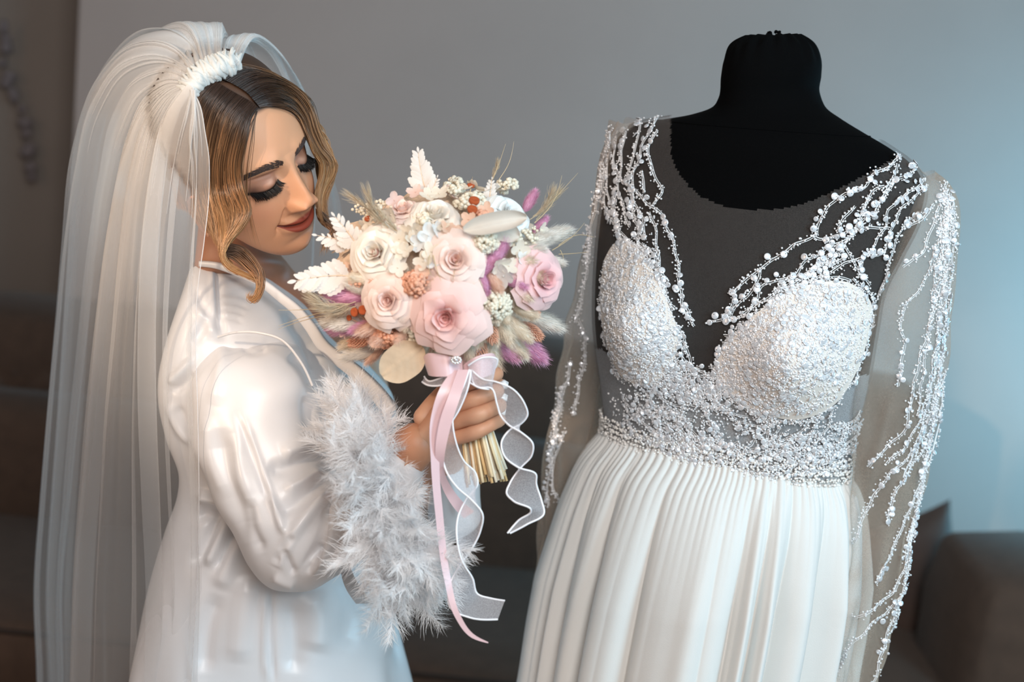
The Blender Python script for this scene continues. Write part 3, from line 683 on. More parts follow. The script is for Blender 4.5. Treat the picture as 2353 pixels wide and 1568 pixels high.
def head():
    nr, nc = 340, 460
    s = np.r_[0, np.cumsum(np.hypot(np.diff(HROWS[:, 0]), np.maximum(np.abs(np.diff(HROWS[:, 1])), np.abs(np.diff(HROWS[:, 2])))))]
    B = pchip(s, HROWS, np.linspace(0, s[-1], nr))
    v = np.linspace(-np.pi, np.pi, nc, endpoint=False); a = np.pi / 2 + v - .5 * np.sin(v)
    p = 2.15; cx = np.sign(np.cos(a)) * np.abs(np.cos(a)) ** (2 / p); cy = np.sign(np.sin(a)) * np.abs(np.sin(a)) ** (2 / p)
    mid = (B[:, 2] + B[:, 3]) / 2; hl = (B[:, 2] - B[:, 3]) / 2
    X = B[:, 1:2] * cx; Y = mid[:, None] + hl[:, None] * cy; Z = B[:, 0:1] + B[:, 4:5] * (B[:, 2:3] - Y)
    ax = np.abs(X); fm = sstep(Y, .0, .045)
    D = np.zeros_like(X)
    D += .0035 * G(Z, .020, .011) * sstep(ax, .004, .018) * G(ax, .03, .026)            # brow ridge
    D -= .0072 * G(ax, .031, .018) * G(Z, .0015, .012)                                   # sockets
    D -= .0050 * G(ax, .0155, .007) * G(Z, .002, .010)
    D += .0056 * G(ax, .032, .0145) * G(Z, -.0035, .0080)                                # lowered lids
    D -= .0022 * G(ax, .032, .015) * G(Z, .0075, .0022)                                  # lid crease
    D -= .0022 * G(Z, lid_z(X) - .0022, .0018) * sstep(ax, .014, .018) * (1 - sstep(ax, .046, .050))
    nz = np.array([-.0530, -.0495, -.0460, -.042, -.0365, -.027, -.014, -.003, .010, .022]); nh = np.array([0, .0075, .0155, .0200, .0214, .0180, .0118, .0068, .0028, 0])
    nw = np.array([.0115, .0122, .0125, .0122, .0112, .0088, .0072, .0064, .008, .01])
    zf = Z.ravel(); NH = pchip(nz, nh, np.clip(zf, nz[0], nz[-1]))[:, 0].reshape(Z.shape); NW = pchip(nz, nw, np.clip(zf, nz[0], nz[-1]))[:, 0].reshape(Z.shape)
    D += NH * np.exp(-(ax / (NW * 1.25)) ** np.interp(Z, [-.045, -.025], [2.6, 2.2])) + NH * .22 * G(ax, 0, .017)
    D += .0092 * G(ax, .0122, .0052) * G(Z, -.0405, .0062)                               # wings of the nose
    D -= .0032 * G(ax, .0188, .0024) * G(Z, -.041, .0075)
    fx = .0190 + (-.039 - Z) * .40                                                       # smile fold
    D -= .0030 * G(ax, fx, .0030) * sstep(Z, -.078, -.064) * (1 - sstep(Z, -.044, -.037))
    D += .0055 * G(ax, .041, .019) * G(Z, -.038, .020)                                   # cheek
    D += .0020 * G(ax, fx + .010, .009) * G(Z, -.060, .014)
    zm = mouth_z(X); lw = np.clip(1 - (ax / .0285) ** 2.2, 0, 1) ** .6
    D += .0045 * G(ax, 0, .020) * G(Z, -.072, .016)                                      # mouth mound
    D += .0045 * lw * G(Z, zm + .0050, .0042) + .0058 * lw * G(Z, zm - .0062, .0050)
    D -= .0042 * G(Z, zm, .0013) * sstep(.031 - ax, 0, .006)
    D -= .0028 * G(ax, .0305, .0035) * G(Z, -.063, .004)                                # corners
    D -= .0014 * G(ax, 0, .0022) * G(Z, -.061, .005)
    D -= .0040 * G(ax, 0, .019) * G(Z, -.0905, .0055)
    D += .0050 * G(ax, 0, .015) * G(Z, -.1045, .010)
    Y2 = Y + D * fm
    V = np.stack([X, Y2, Z], -1)
    # own colours: skin, scalp, make-up
    C = np.zeros(X.shape + (3,)); C[:] = (.66, .34, .195)
    def paint(m, c):
        m = np.clip(m, 0, 1)[..., None]; C[:] = C * (1 - m) + np.array(c) * m
    paint(.35 * G(ax, .045, .02) * G(Z, -.035, .02) * fm, (.66, .27, .17))
    paint(.45 * G(Z, -.112, .016) * fm, (.50, .22, .12))
    paint(.30 * G(ax, .017, .010) * G(Z, -.01, .016) * fm, (.42, .22, .15))
    lidm = fm * sstep(ax, .012, .020) * (1 - sstep(ax, .050, .057))
    paint(.95 * lidm * sstep(Z, lid_z(X) - .001, lid_z(X) + .003) * (1 - sstep(Z, .008, .016)), (.33, .155, .10))
    paint(.34 * lidm * G(ax, .028, .006) * G(Z, lid_z(X) + .0085, .0030), (.78, .53, .41))
    paint(.6 * fm * G(ax, .046, .010) * G(Z, .001, .010), (.38, .18, .11))
    paint(.85 * lidm * G(ax, .046, .006) * G(Z, -.006, .006), (.10, .045, .03))
    paint(1.2 * lidm * G(Z, lid_z(X) + .0008, .0022) * sstep(ax, .016, .022), (.006, .004, .004))
    paint(.45 * lidm * G(Z, lid_z(X) - .005, .003), (.20, .10, .07))
    up = (Z - zm) / (.0088 * np.clip(1 - (ax / .030) ** 1.7, 0.02, 1) - .0012 * G(ax, 0, .0028)); dn = (zm - Z) / (.0112 * np.clip(1 - (ax / .030) ** 2, 0.02, 1))
    lipm = np.where(Z > zm, 1 - sstep(up, .85, 1.1), 1 - sstep(dn, .85, 1.1)) * (ax < .0300) * fm
    paint(lipm, (.31, .062, .036)); paint(lipm * .8 * G(Z, zm, .0012), (.07, .015, .01))
    hl = np.where(Z > .0, .020 + .42 * np.clip(Z, 0, .07), .012 + .15 * np.clip(Z + .03, -.06, .03))
    hm = np.maximum(sstep(Z, .075, .081), sstep(hl - Y, -.002, .004)) * (Z > -.055) * (1 - (Y > 0) * (Z < -.03) * 1.0)
    paint(hm, (.060, .030, .017)); paint(.9 * hm * G(X, 0, .0022) * (Y > -.03) * (Z > .05), (.42, .24, .17))
    return V, C, gridf(nr, nc, True)
HV, HC, HF = head()
HVw = head2w(HV.reshape(-1, 3)).reshape(HV.shape)
bvh_hl = BVHTree.FromPolygons([Vector(v) for v in HV.reshape(-1, 3)], HF.tolist())
bvh_h = BVHTree.FromPolygons([Vector(v) for v in HVw.reshape(-1, 3)], HF.tolist())
def facept(x, z, off=0.0):
    h = bvh_hl.ray_cast(Vector((x, .3, z)), Vector((0, -1, 0)))
    return np.array(h[0]) + np.array([0, off, 0]) if h[0] is not None else np.array([x, .06, z])
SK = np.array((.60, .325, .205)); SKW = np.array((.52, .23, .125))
body = [(HVw, HF, HC)]
def addskin(V, Fc, c=SK): body.append((np.asarray(V).reshape(-1, 3), Fc, np.broadcast_to(c, (np.asarray(V).reshape(-1, 3).shape[0], 3))))
# ears
for sx in (1, -1):
    a = np.linspace(0, 2 * np.pi, 40, endpoint=False); E_ = []
    for k, (rr, o) in enumerate(((.02, .004), (.45, .0035), (.72, .003), (.86, .011), (.97, .013), (1., .008), (.93, .0), (.5, -.006))):
        zz_ = np.sin(a) * .027 * rr; yy_ = np.cos(a) * .015 * rr * (1 + .25 * np.sin(a)); E_.append(np.stack([sx * (.0715 + o * .8 + .004 * (np.cos(a) < 0) * rr), (.015 + yy_ - .1 * zz_), -.032 + zz_], -1))
    addskin(head2w(np.array(E_).reshape(-1, 3)), gridf(8, 40, True), np.array((.62, .30, .19)))
# neck, chest and the body under the robe
torso = [(470, 470, 596, 500, 1.775, 0, .050, .055), (462, 540, 606, 560, 1.785, 0, .050, .055), (456, 600, 640, 592, 1.79, -.01, .056, .055), (450, 640, 676, 634, 1.84, -.01, .055, .06),
         (445, 690, 732, 688, 1.865, -.01, .052, .06), (445, 750, 775, 742, 1.87, -.01, .055, .06), (450, 820, 830, 800, 1.87, -.01, .06, .06), (460, 900, 848, 880, 1.86, -.01, .06, .06),
         (480, 1060, 800, 1040, 1.80, -.02, .075, .08), (450, 1250, 830, 1230, 1.80, -.02, .09, .09), (430, 1450, 850, 1440, 1.80, -.02, .1, .1), (440, 1600, 830, 1600, 1.80, 0, .09, .09)]
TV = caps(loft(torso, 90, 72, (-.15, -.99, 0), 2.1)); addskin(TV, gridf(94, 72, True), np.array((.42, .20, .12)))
hip = float(Wy(600, 1568, YB_)[2])
hx = float(Wy(620, 1568, YB_)[0])
for k, (dx, dy) in enumerate(((-.03, -.05), (.04, .07))):
    base = np.array([hx + dx, YB_ + dy, 0])
    V, Fc = rtube(curve([base + [0, 0, hip + .02], base + [.01, 0, .5], base + [-.01, 0, .1], base + [0, 0, .05]], 16), np.interp(np.linspace(0, 1, 16), [0, .4, .55, .75, 1], [.085, .062, .055, .045, .035]), 20); addskin(V, Fc)
    V, Fc = rtube(curve([base + [-.03, 0, .04], base + [.05, 0, .04], base + [.14, -.01, .022]], 10), np.linspace(.038, .022, 10), 16); addskin(V, Fc)
# right arm, wrist and the hand round the stems
V, Fc = rtube(curve([Wy(585, 860, 1.74), Wy(600, 1000, 1.71), Wy(655, 1225, 1.665)], 20), np.linspace(.036, .026, 20), 20); addskin(V, Fc)
V, Fc = rtube(curve([Wy(655, 1225, 1.665), W(790, 1180, 1.70), W(885, 1092, 1.645), W(955, 1022, 1.60)], 24), np.interp(np.linspace(0, 1, 24), [0, .4, .85, 1], [.026, .026, .028, .025]), 20); addskin(V, Fc, SKW)
palm_rows = [((925, 1090), (955, 985), .018), ((950, 1062), (978, 955), .018), ((990, 1045), (1000, 925), .019), ((1030, 1030), (1028, 893), .018), ((1062, 1012), (1052, 885), .013)]
Vp = []
for (l, r_, t_) in palm_rows:
    a = np.linspace(0, 2 * np.pi, 28, endpoint=False); L_, R_ = W(*l, 1.597), W(*r_, 1.597); c = (L_ + R_) / 2; h_ = (R_ - L_) / 2
    Vp.append(c + h_ * np.cos(a)[:, None] + (-FW) * (t_ * np.sin(a))[:, None])
Vp = pchip(np.arange(5), np.array(Vp).reshape(5, -1), np.linspace(0, 4, 24)).reshape(24, 28, 3)
addskin(caps(Vp), gridf(28, 28, True), SKW * .5 + SK * .5)
fing = [
    ([(1022, 912, 1.592), (1055, 892, 1.572), (1100, 872, 1.562), (1132, 862, 1.575), (1140, 860, 1.60), (1120, 866, 1.622)], .0088),
    ([(1028, 942, 1.588), (1058, 930, 1.570), (1100, 914, 1.557), (1132, 902, 1.567), (1141, 899, 1.592), (1122, 906, 1.618)], .0092),
    ([(1030, 975, 1.588), (1062, 965, 1.570), (1105, 951, 1.555), (1138, 936, 1.566), (1147, 933, 1.590), (1126, 940, 1.616)], .0092),
    ([(1030, 1008, 1.590), (1062, 1003, 1.574), (1105, 988, 1.560), (1138, 970, 1.570), (1147, 966, 1.592), (1128, 972, 1.612)], .0083)]
for pts, rr in fing:
    P_ = curve([W(*p) for p in pts], 36); t = np.linspace(0, 1, 36)
    rad = rr * (1.06 - .22 * t) * (1 + .07 * G(t, .36, .06) + .06 * G(t, .66, .06))
    V, Fc = rtube(P_, rad, 18); addskin(V, Fc, SK * .75 + SKW * .25)
P_ = curve([W(975, 960, 1.60), W(1010, 915, 1.612), W(1050, 880, 1.635), W(1085, 868, 1.642)], 20); V, Fc = rtube(P_, np.linspace(.0125, .0085, 20), 18); addskin(V, Fc)
# left arm and hand, behind the stems
V, Fc = rtube(curve([Wy(800, 800, 1.95), Wy(900, 1150, 1.98), W(1010, 1060, 1.82), W(1075, 960, 1.70)], 30), np.interp(np.linspace(0, 1, 30), [0, .5, 1], [.045, .036, .024]), 20); addskin(V, Fc)
V, Fc = rtube(curve([W(1060, 990, 1.71), W(1085, 930, 1.69), W(1095, 880, 1.675)], 10), [.022, .024, .026, .027, .027, .027, .026, .024, .021, .018], 20); addskin(V, Fc)
lnail = []
for pts in ([(1085, 890, 1.675), (1108, 866, 1.672), (1126, 856, 1.66), (1133, 856, 1.642)], [(1095, 910, 1.675), (1122, 890, 1.675), (1143, 884, 1.662), (1151, 884, 1.645)],
            [(1095, 930, 1.675), (1125, 915, 1.675), (1146, 912, 1.662), (1150, 914, 1.645)], [(1090, 955, 1.672), (1122, 946, 1.672), (1144, 944, 1.66), (1146, 946, 1.643)],
            [(1070, 930, 1.67), (1060, 885, 1.655), (1068, 850, 1.64)]):
    P_ = curve([W(*p) for p in pts], 20); V, Fc = rtube(P_, np.linspace(.0085, .0066, 20), 16); addskin(V, Fc); lnail.append((P_[-1], P_[-1] - P_[-4]))
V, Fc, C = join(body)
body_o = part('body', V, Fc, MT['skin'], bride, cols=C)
for k, (p, d) in enumerate(lnail[:4]):
    d = d / np.linalg.norm(d); V = IV * np.array([.0062, .0066, .0062]) + p + RT * .0035 + d * .001; bm_V = V
    Vn, Fn = balls([p + RT * .0028 + d * .0018, p + RT * .002 + d * .004], [.0066, .0058]); part('fingernail', Vn, Fn, MT['nail'], bride, label='white nail')

# lashes and brows
lv = []
for sx in (1, -1):
    for k in range(150):
        x = RNG.uniform(.017, .0485); z = lid_z(x) + RNG.normal(0, .0006); p0 = facept(sx * x, z, .0003)
        ln = .0065 + .0045 * (x - .017) / .03; out = (x - .031) / .018
        pts = [p0, p0 + np.array([sx * .0010 * out, ln * .45, -.0030]), p0 + np.array([sx * (.0028 * out + RNG.normal(0, .0006)), ln * .78, -.0048]), p0 + np.array([sx * (.005 * out + RNG.normal(0, .0009)), ln * 1.02, -.0048 + RNG.normal(0, .0009)])]
        V, Fc = tube(head2w(curve(pts, 7)), np.array([.00042, .0004, .00036, .0003, .00024, .00016, .00006]), 4); lv.append((V, Fc))
V, Fc, _ = join(lv); part('eyelashes', V, Fc, MT['lash'], bride, kind='stuff')
for sx in (1, -1):
    bv = []
    for k in range(430):
        u = RNG.random() ** .9; x = .0098 + .047 * u; arch = .0150 + .0062 * np.sin(np.clip(u * 1.15, 0, 1) * np.pi * .75) - .0088 * u ** 2.4
        w = (.0050 * (1 - .66 * u) + .0006) * min(1, .42 + u * 4); z = arch + RNG.uniform(-1, 1) * w
        p0 = (x, z); L_ = .0052; an = math.radians(58 - 62 * u + RNG.normal(0, 7)) * (1 if RNG.random() < .85 else .4)
        pts = [facept(sx * (p0[0] + L_ * q * math.cos(an)), p0[1] + L_ * q * math.sin(an) * (1 - .4 * q), .0004 + .0006 * q) for q in (0, .5, 1)]
        V, Fc = tube(head2w(curve(pts, 5)), np.array([.0003, .0003, .00025, .00018, .00006]), 3); bv.append((V, Fc))
    V, Fc, _ = join(bv); part('eyebrow', V, Fc, MT['brow'], bride, kind='stuff')

# ------------------------------------------------------------------ hair
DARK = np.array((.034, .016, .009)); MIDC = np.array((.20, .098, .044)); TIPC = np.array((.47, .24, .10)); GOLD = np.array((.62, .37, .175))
def guide(pts, off=.010, n=40):
    """hair guide from pixels (x, y[, distance]); points over the head lie on it"""
    C = []; known = []
    pp = np.array([p[:2] for p in pts], float); s = np.r_[0, np.cumsum(np.linalg.norm(np.diff(pp, axis=0), axis=1))]
    q = pchip(s, pp, np.linspace(0, s[-1], n)); dd = np.full(n, np.nan)
    for i in range(n):
        h = hit(bvh_h, *q[i])
        if h is not None: dd[i] = (h[0] - CAM) @ FW - off * (1 if i > 3 else .3 + .23 * i)
    for p, si in zip(pts, s):
        if len(p) > 2: j = int(round(si / s[-1] * (n - 1))); dd[j] = p[2]; 
        if len(p) > 2 and j < n - 1: pass
    exp = [int(round(si / s[-1] * (n - 1))) for p, si in zip(pts, s) if len(p) > 2]
    if exp:   # free-hanging stretch: only the given distances count
        dd[exp[0]:] = np.nan
        for p, si in zip(pts, s):
            if len(p) > 2: dd[int(round(si / s[-1] * (n - 1)))] = p[2]
    k = np.where(~np.isnan(dd))[0]
    if len(k) == 0: dd[:] = 1.70; k = np.arange(n)
    dd = np.interp(np.arange(n), k, dd[k])
    for _ in range(6): dd[1:-1] = (dd[:-2] + 2 * dd[1:-1] + dd[2:]) / 4
    return np.array([W(q[i][0], q[i][1], dd[i]) for i in range(n)])
def hair_group(name, guides, ns, label=None, jit=.0012, wave=.0012, sheet=True, r=.00036, tone=0.0, tcol=None):
    Gd = np.array(guides); ng, m = Gd.shape[:2]; vs = []
    if sheet:
        u = np.linspace(0, ng - 1, 90); Sh = pchip(np.arange(ng), Gd.reshape(ng, -1), u).reshape(90, m, 3) if ng > 2 else None
        if Sh is not None:
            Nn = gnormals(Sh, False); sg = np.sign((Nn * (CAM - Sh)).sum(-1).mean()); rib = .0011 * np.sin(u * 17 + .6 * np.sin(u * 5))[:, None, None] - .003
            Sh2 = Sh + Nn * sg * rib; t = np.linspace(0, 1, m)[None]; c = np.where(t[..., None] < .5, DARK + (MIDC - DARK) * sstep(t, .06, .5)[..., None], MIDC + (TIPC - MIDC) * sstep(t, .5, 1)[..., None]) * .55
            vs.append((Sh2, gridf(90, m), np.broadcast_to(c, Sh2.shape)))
    for k in range(ns):
        u = RNG.random() * (ng - 1); i = min(int(u), ng - 2); f = u - i; f = f * f * (3 - 2 * f) if ng == 2 else f
        P_ = Gd[i] * (1 - f) + Gd[i + 1] * f
        if ng > 2: P_ = pchip(np.arange(ng), Gd.reshape(ng, -1), [u]).reshape(m, 3)
        t = np.linspace(0, 1, m); P_ = P_ + RNG.normal(0, jit, 3) * sstep(t, 0, .25)[:, None] - FW * RNG.uniform(-.0005, .0035)
        P_ = P_ + (RT * np.sin(t * RNG.uniform(6, 14) + RNG.uniform(0, 6))[:, None] * wave * t[:, None])
        cut = m if RNG.random() < .8 else RNG.integers(int(m * .7), m); P_ = P_[:cut]; t = t[:cut]
        V, Fc = tube(P_, r * RNG.uniform(.7, 1.5) * np.interp(np.linspace(0, 1, len(t)), [0, .1, .8, 1], [.8, 1, 1, .15]), 3)
        b = RNG.random(); hl_ = TIPC if b < .7 else GOLD; md = MIDC * (RNG.uniform(.55, 1.25) if RNG.random() < .66 else RNG.uniform(1.8, 2.8))
        c = np.where(t[:, None] < .5, DARK + (md - DARK) * sstep(t, .04, .45)[:, None], md + (hl_ - md) * sstep(t, .40, .85 + .1)[:, None]) * (RNG.uniform(.7, 1.25) + tone)
        vs.append((V, Fc, np.repeat(c, 3, 0)))
    V, Fc, C = join([(v, f if f.shape[1] == 4 else f, c) for v, f, c in vs])
    return part(name, V, Fc, MT['hair'], bride, cols=C, label=label, kind='stuff')
LD = 1.625
near = [guide(p) for p in (
    [(594, 247), (582, 262), (566, 320), (553, 390), (562, 445, 1.628), (574, 482, 1.622), (556, 524, 1.622), (532, 552, LD), (514, 588, LD), (530, 618, LD), (560, 632, LD), (590, 650, LD)],
    [(585, 240), (562, 270), (540, 330), (530, 400), (540, 450, 1.63), (556, 490, 1.624), (540, 526, 1.624), (520, 558, LD), (512, 590, LD), (526, 612, LD), (552, 626, LD), (586, 640, LD)],
    [(574, 232), (545, 265), (520, 330), (510, 400), (518, 460, 1.635), (532, 505, 1.63), (524, 545, LD), (513, 578, LD), (518, 602, LD), (534, 616, LD), (556, 628, LD)],
    [(556, 222), (522, 262), (500, 330), (492, 400), (498, 460, 1.64), (512, 510, 1.635), (514, 550, LD), (511, 585, LD), (520, 608, LD), (540, 620, LD)],
    [(534, 210), (500, 252), (480, 320), (470, 390), (478, 450, 1.65), (490, 500, 1.65), (498, 540, 1.65), (505, 570, 1.645)],
    [(510, 196), (478, 240), (456, 310), (444, 390), (448, 450, 1.67), (460, 500, 1.67), (474, 530, 1.67)],
    [(492, 186), (452, 232), (430, 300), (420, 380), (424, 450, 1.69), (436, 490, 1.69)],
    [(470, 178), (430, 220), (405, 290), (395, 370), (400, 440, 1.72), (410, 480, 1.72)])]
hair_group('hair', near, 1500, 'brown hair with blonde lengths swept down from the parting')
far = [guide(p, .008) for p in (
    [(598, 248), (630, 244), (664, 250), (688, 272), (704, 306), (714, 330, 1.69), (722, 352, 1.70), (736, 372, 1.71), (738, 400, 1.72), (730, 430, 1.72), (728, 462, 1.72)],
    [(588, 236), (628, 222), (672, 236), (700, 272), (715, 318, 1.70), (732, 350, 1.71), (752, 380, 1.72), (748, 412, 1.73), (736, 445, 1.73), (734, 480, 1.73), (742, 508, 1.73)],
    [(568, 214), (615, 192), (668, 206), (704, 246), (720, 296, 1.71), (738, 338, 1.72), (764, 372, 1.73), (760, 400, 1.74), (742, 436, 1.74), (733, 470, 1.74), (742, 506, 1.74), (766, 520, 1.74)],
    [(540, 196), (590, 172), (650, 188), (695, 218), (716, 262, 1.72), (728, 310, 1.73), (752, 350, 1.74), (770, 378, 1.75), (756, 416, 1.75), (738, 452, 1.75), (736, 490, 1.75), (764, 522, 1.75)],
    [(510, 182), (555, 158), (610, 168), (662, 194), (706, 226), (720, 270, 1.74), (732, 318, 1.75), (758, 352, 1.76), (768, 376, 1.76), (750, 420, 1.76), (738, 450, 1.76)],
    [(480, 172), (520, 152), (570, 155), (620, 170), (670, 200), (708, 232, 1.78), (716, 262, 1.79)])]
hair_group('hair', far, 1100, 'hair waved over the far temple', tone=-.12)
# loose wisps and the curl on the shoulder
w1 = [guide(p) for p in (
    [(532, 560, LD), (556, 566, LD), (584, 592, LD), (604, 630, LD), (600, 668, LD), (580, 694, LD), (570, 684, LD), (578, 670, LD)],
    [(524, 574, LD), (548, 580, LD), (578, 606, LD), (598, 640, LD), (596, 672, LD), (582, 690, LD), (573, 682, LD)],
    [(518, 590, LD), (540, 598, LD), (566, 620, LD), (590, 642, LD), (594, 664, LD), (586, 682, LD)])]
hair_group('hair', w1, 170, 'blonde curl resting on the shoulder', sheet=False, tone=.15)
w2 = [guide(p, .004) for p in ([(592, 256), (580, 300), (570, 360), (566, 440), (572, 500), (580, 540), (590, 570)], [(590, 256), (574, 300), (562, 360), (558, 440), (560, 500), (566, 545)])]
hair_group('hair', w2, 9, 'loose wisp over the cheek', sheet=False, jit=.003, r=.00022)
w3 = [guide(p) for p in ([(738, 480, 1.73), (752, 510, 1.73), (764, 520, 1.73), (758, 545, 1.73), (742, 572, 1.73), (738, 590, 1.73)], [(742, 500, 1.73), (760, 520, 1.73), (770, 530, 1.73), (760, 550, 1.73), (748, 570, 1.73)])]
hair_group('hair', w3, 40, 'thin curl beside the chin', sheet=False, jit=.002)

# ------------------------------------------------------------------ robe
TB = np.array([-.12, -.99, 0.]); TB /= np.linalg.norm(TB)
robe_rows = [
    (452, 603, 560, 603, 1.80, -.01, .050, .05), (446, 622, 604, 628, 1.80, -.015, .066, .06), (436, 660, 642, 662, 1.80, -.02, .085, .075), (420, 712, 690, 706, 1.80, -.02, .100, .09),
    (402, 775, 742, 772, 1.80, -.02, .112, .10), (388, 850, 806, 830, 1.80, -.02, .118, .105), (388, 900, 850, 872, 1.80, -.02, .118, .11), (404, 980, 893, 925, 1.80, -.02, .115, .11),
    (436, 1070, 895, 1040, 1.80, -.02, .112, .11), (432, 1120, 880, 1120, 1.80, -.02, .112, .11), (404, 1200, 872, 1215, 1.80, -.02, .120, .12), (366, 1320, 878, 1320, 1.80, -.02, .135, .13),
    (336, 1450, 900, 1445, 1.80, -.02, .145, .14), (318, 1568, 922, 1568, 1.80, -.02, .15, .15), (290, 1900, 975, 1880, 1.80, -.02, .16, .16), (280, 2300, 960, 2260, 1.80, -.02, .165, .165)]
RV = loft(robe_rows, 330, 260, TB, 2.6)
N = outward(RV); th = np.linspace(0, 2 * np.pi, 260, endpoint=False)[None]; t = np.linspace(0, 1, 330)[:, None]
fl = sstep(t, .42, .60); RV = RV + N * (.005 * np.sin(9 * th + 2.5 * np.sin(4 * t)) * fl + .0025 * np.sin(4 * th + 16 * t + 2) )[..., None]
R6 = lambda *p: zz(p, 1.587, 350, 580)
robe_folds = [
    (R6((232, 60), (238, 150), (246, 250), (258, 308)), 9, -.006), (R6((222, 60), (226, 150), (232, 250)), 8, .004),
    (R6((246, 180), (300, 186), (350, 200)), 5, -.002), (R6((246, 205), (300, 214), (340, 225)), 5, -.0022), (R6((248, 235), (290, 240), (330, 250)), 5, -.002), (R6((244, 150), (300, 152), (360, 170)), 6, -.002),
    (R6((170, 200), (200, 260), (230, 310)), 12, .005), (R6((150, 330), (180, 280), (200, 240)), 10, -.006), (R6((160, 130), (180, 190), (205, 240)), 10, -.004),
    (R6((60, 480), (110, 430), (150, 390)), 9, .006), (R6((70, 510), (120, 480), (155, 440)), 8, -.006), (R6((60, 540), (100, 640), (150, 700)), 12, .006), (R6((90, 560), (130, 640), (165, 680)), 10, -.006),
    (R6((590, 420), (640, 480), (700, 560), (760, 640)), 22, -.006), (R6((560, 330), (650, 430), (760, 540), (830, 610)), 14, .004), (R6((480, 220), (560, 330), (590, 430)), 14, -.006), (R6((520, 240), (600, 330), (700, 440)), 16, .006),
    (R6((170, 890), (220, 900), (270, 920)), 14, .010), (R6((160, 950), (220, 960), (280, 940)), 16, -.008), (R6((280, 960), (240, 1060), (200, 1150)), 16, .010), (R6((250, 950), (200, 1050), (150, 1150)), 14, -.009),
    (R6((330, 1040), (280, 1130), (250, 1230)), 20, .008), (R6((320, 1000), (270, 1080), (230, 1160)), 10, -.007), (R6((430, 1240), (425, 1400), (440, 1568)), 7, -.007), (R6((415, 1240), (412, 1400), (425, 1568)), 7, .006),
    (R6((560, 1240), (600, 1330), (590, 1460)), 30, .008), (R6((700, 1170), (730, 1300), (700, 1450)), 26, -.007), (R6((780, 1120), (820, 1280), (860, 1480)), 20, .008), (R6((740, 1130), (760, 1230), (790, 1330)), 14, -.006),
    (R6((840, 1150), (870, 1300), (900, 1500)), 12, -.006), (R6((500, 1270), (520, 1400), (510, 1540)), 22, -.006), (R6((350, 1180), (330, 1300), (310, 1500)), 24, .007), (R6((240, 1250), (200, 1380), (190, 1540)), 20, -.007)]
RV = sculpt(RV, [(p, w * 1.0, h * 1.2) for p, w, h in robe_folds])
part('robe', RV, gridf(330, 260, True), MT['satin'], bride, label='white satin robe')
# lapel: a folded band along the neckline
def band(name, pts, wpx, Y, th_, m, parent, off=(0, 1), label=None):
    C = curve(pts, 60); Tn = np.gradient(C, axis=0); Tn /= np.linalg.norm(Tn, axis=1, keepdims=True); Nn = np.c_[-Tn[:, 1], Tn[:, 0]]
    sec = []
    for i in range(60):
        Yi = Y(i / 59.) if callable(Y) else Y; w = wpx(i / 59.) if callable(wpx) else wpx; ring = []
        for (u, d) in ((0, 0), (.25, -1), (.6, -1.1), (1, -.5), (1, .3), (.6, .2), (.25, .2)):
            q = C[i] + Nn[i] * w * (u - .15); ring.append(Wy(q[0], q[1], Yi + d * th_))
        sec.append(ring)
    V = np.array(sec); return part(name, V, gridf(60, 7, True), m, parent, label=label)
band('lapel', [(457, 601), (495, 604), (552, 622), (608, 645), (650, 676), (690, 708), (722, 746), (753, 790), (785, 816), (830, 850), (870, 888), (912, 940)], lambda t: 14 + 26 * t, lambda t: 1.735 - .045 * t, .003, MT['satin'], bride, label='satin collar band crossing the chest')
band('lapel', [(716, 690), (742, 726), (775, 766), (812, 806), (850, 850), (880, 884), (898, 916)], lambda t: 34, lambda t: 1.90 - .05 * t, .004, MT['satin'], bride, label='far collar band')
V, Fc = rtube(curve([Wy(436, 1075, 1.70), Wy(600, 1120, 1.675), Wy(800, 1150, 1.69), Wy(892, 1120, 1.78)], 30), .010, 10); V = V
sash = [curve([Wy(790 + dx, 1285, 1.655), Wy(798 + dx * 1.4, 1320, 1.645), Wy(812 + dx * 1.8, 1352, 1.65), Wy(838 + dx * 2, 1388, 1.655)], 14) for dx in (-10, 0, 10)]
part('sash_end', np.array(sash), gridf(3, 14), MT['satin'], bride, label='short end of the sash')
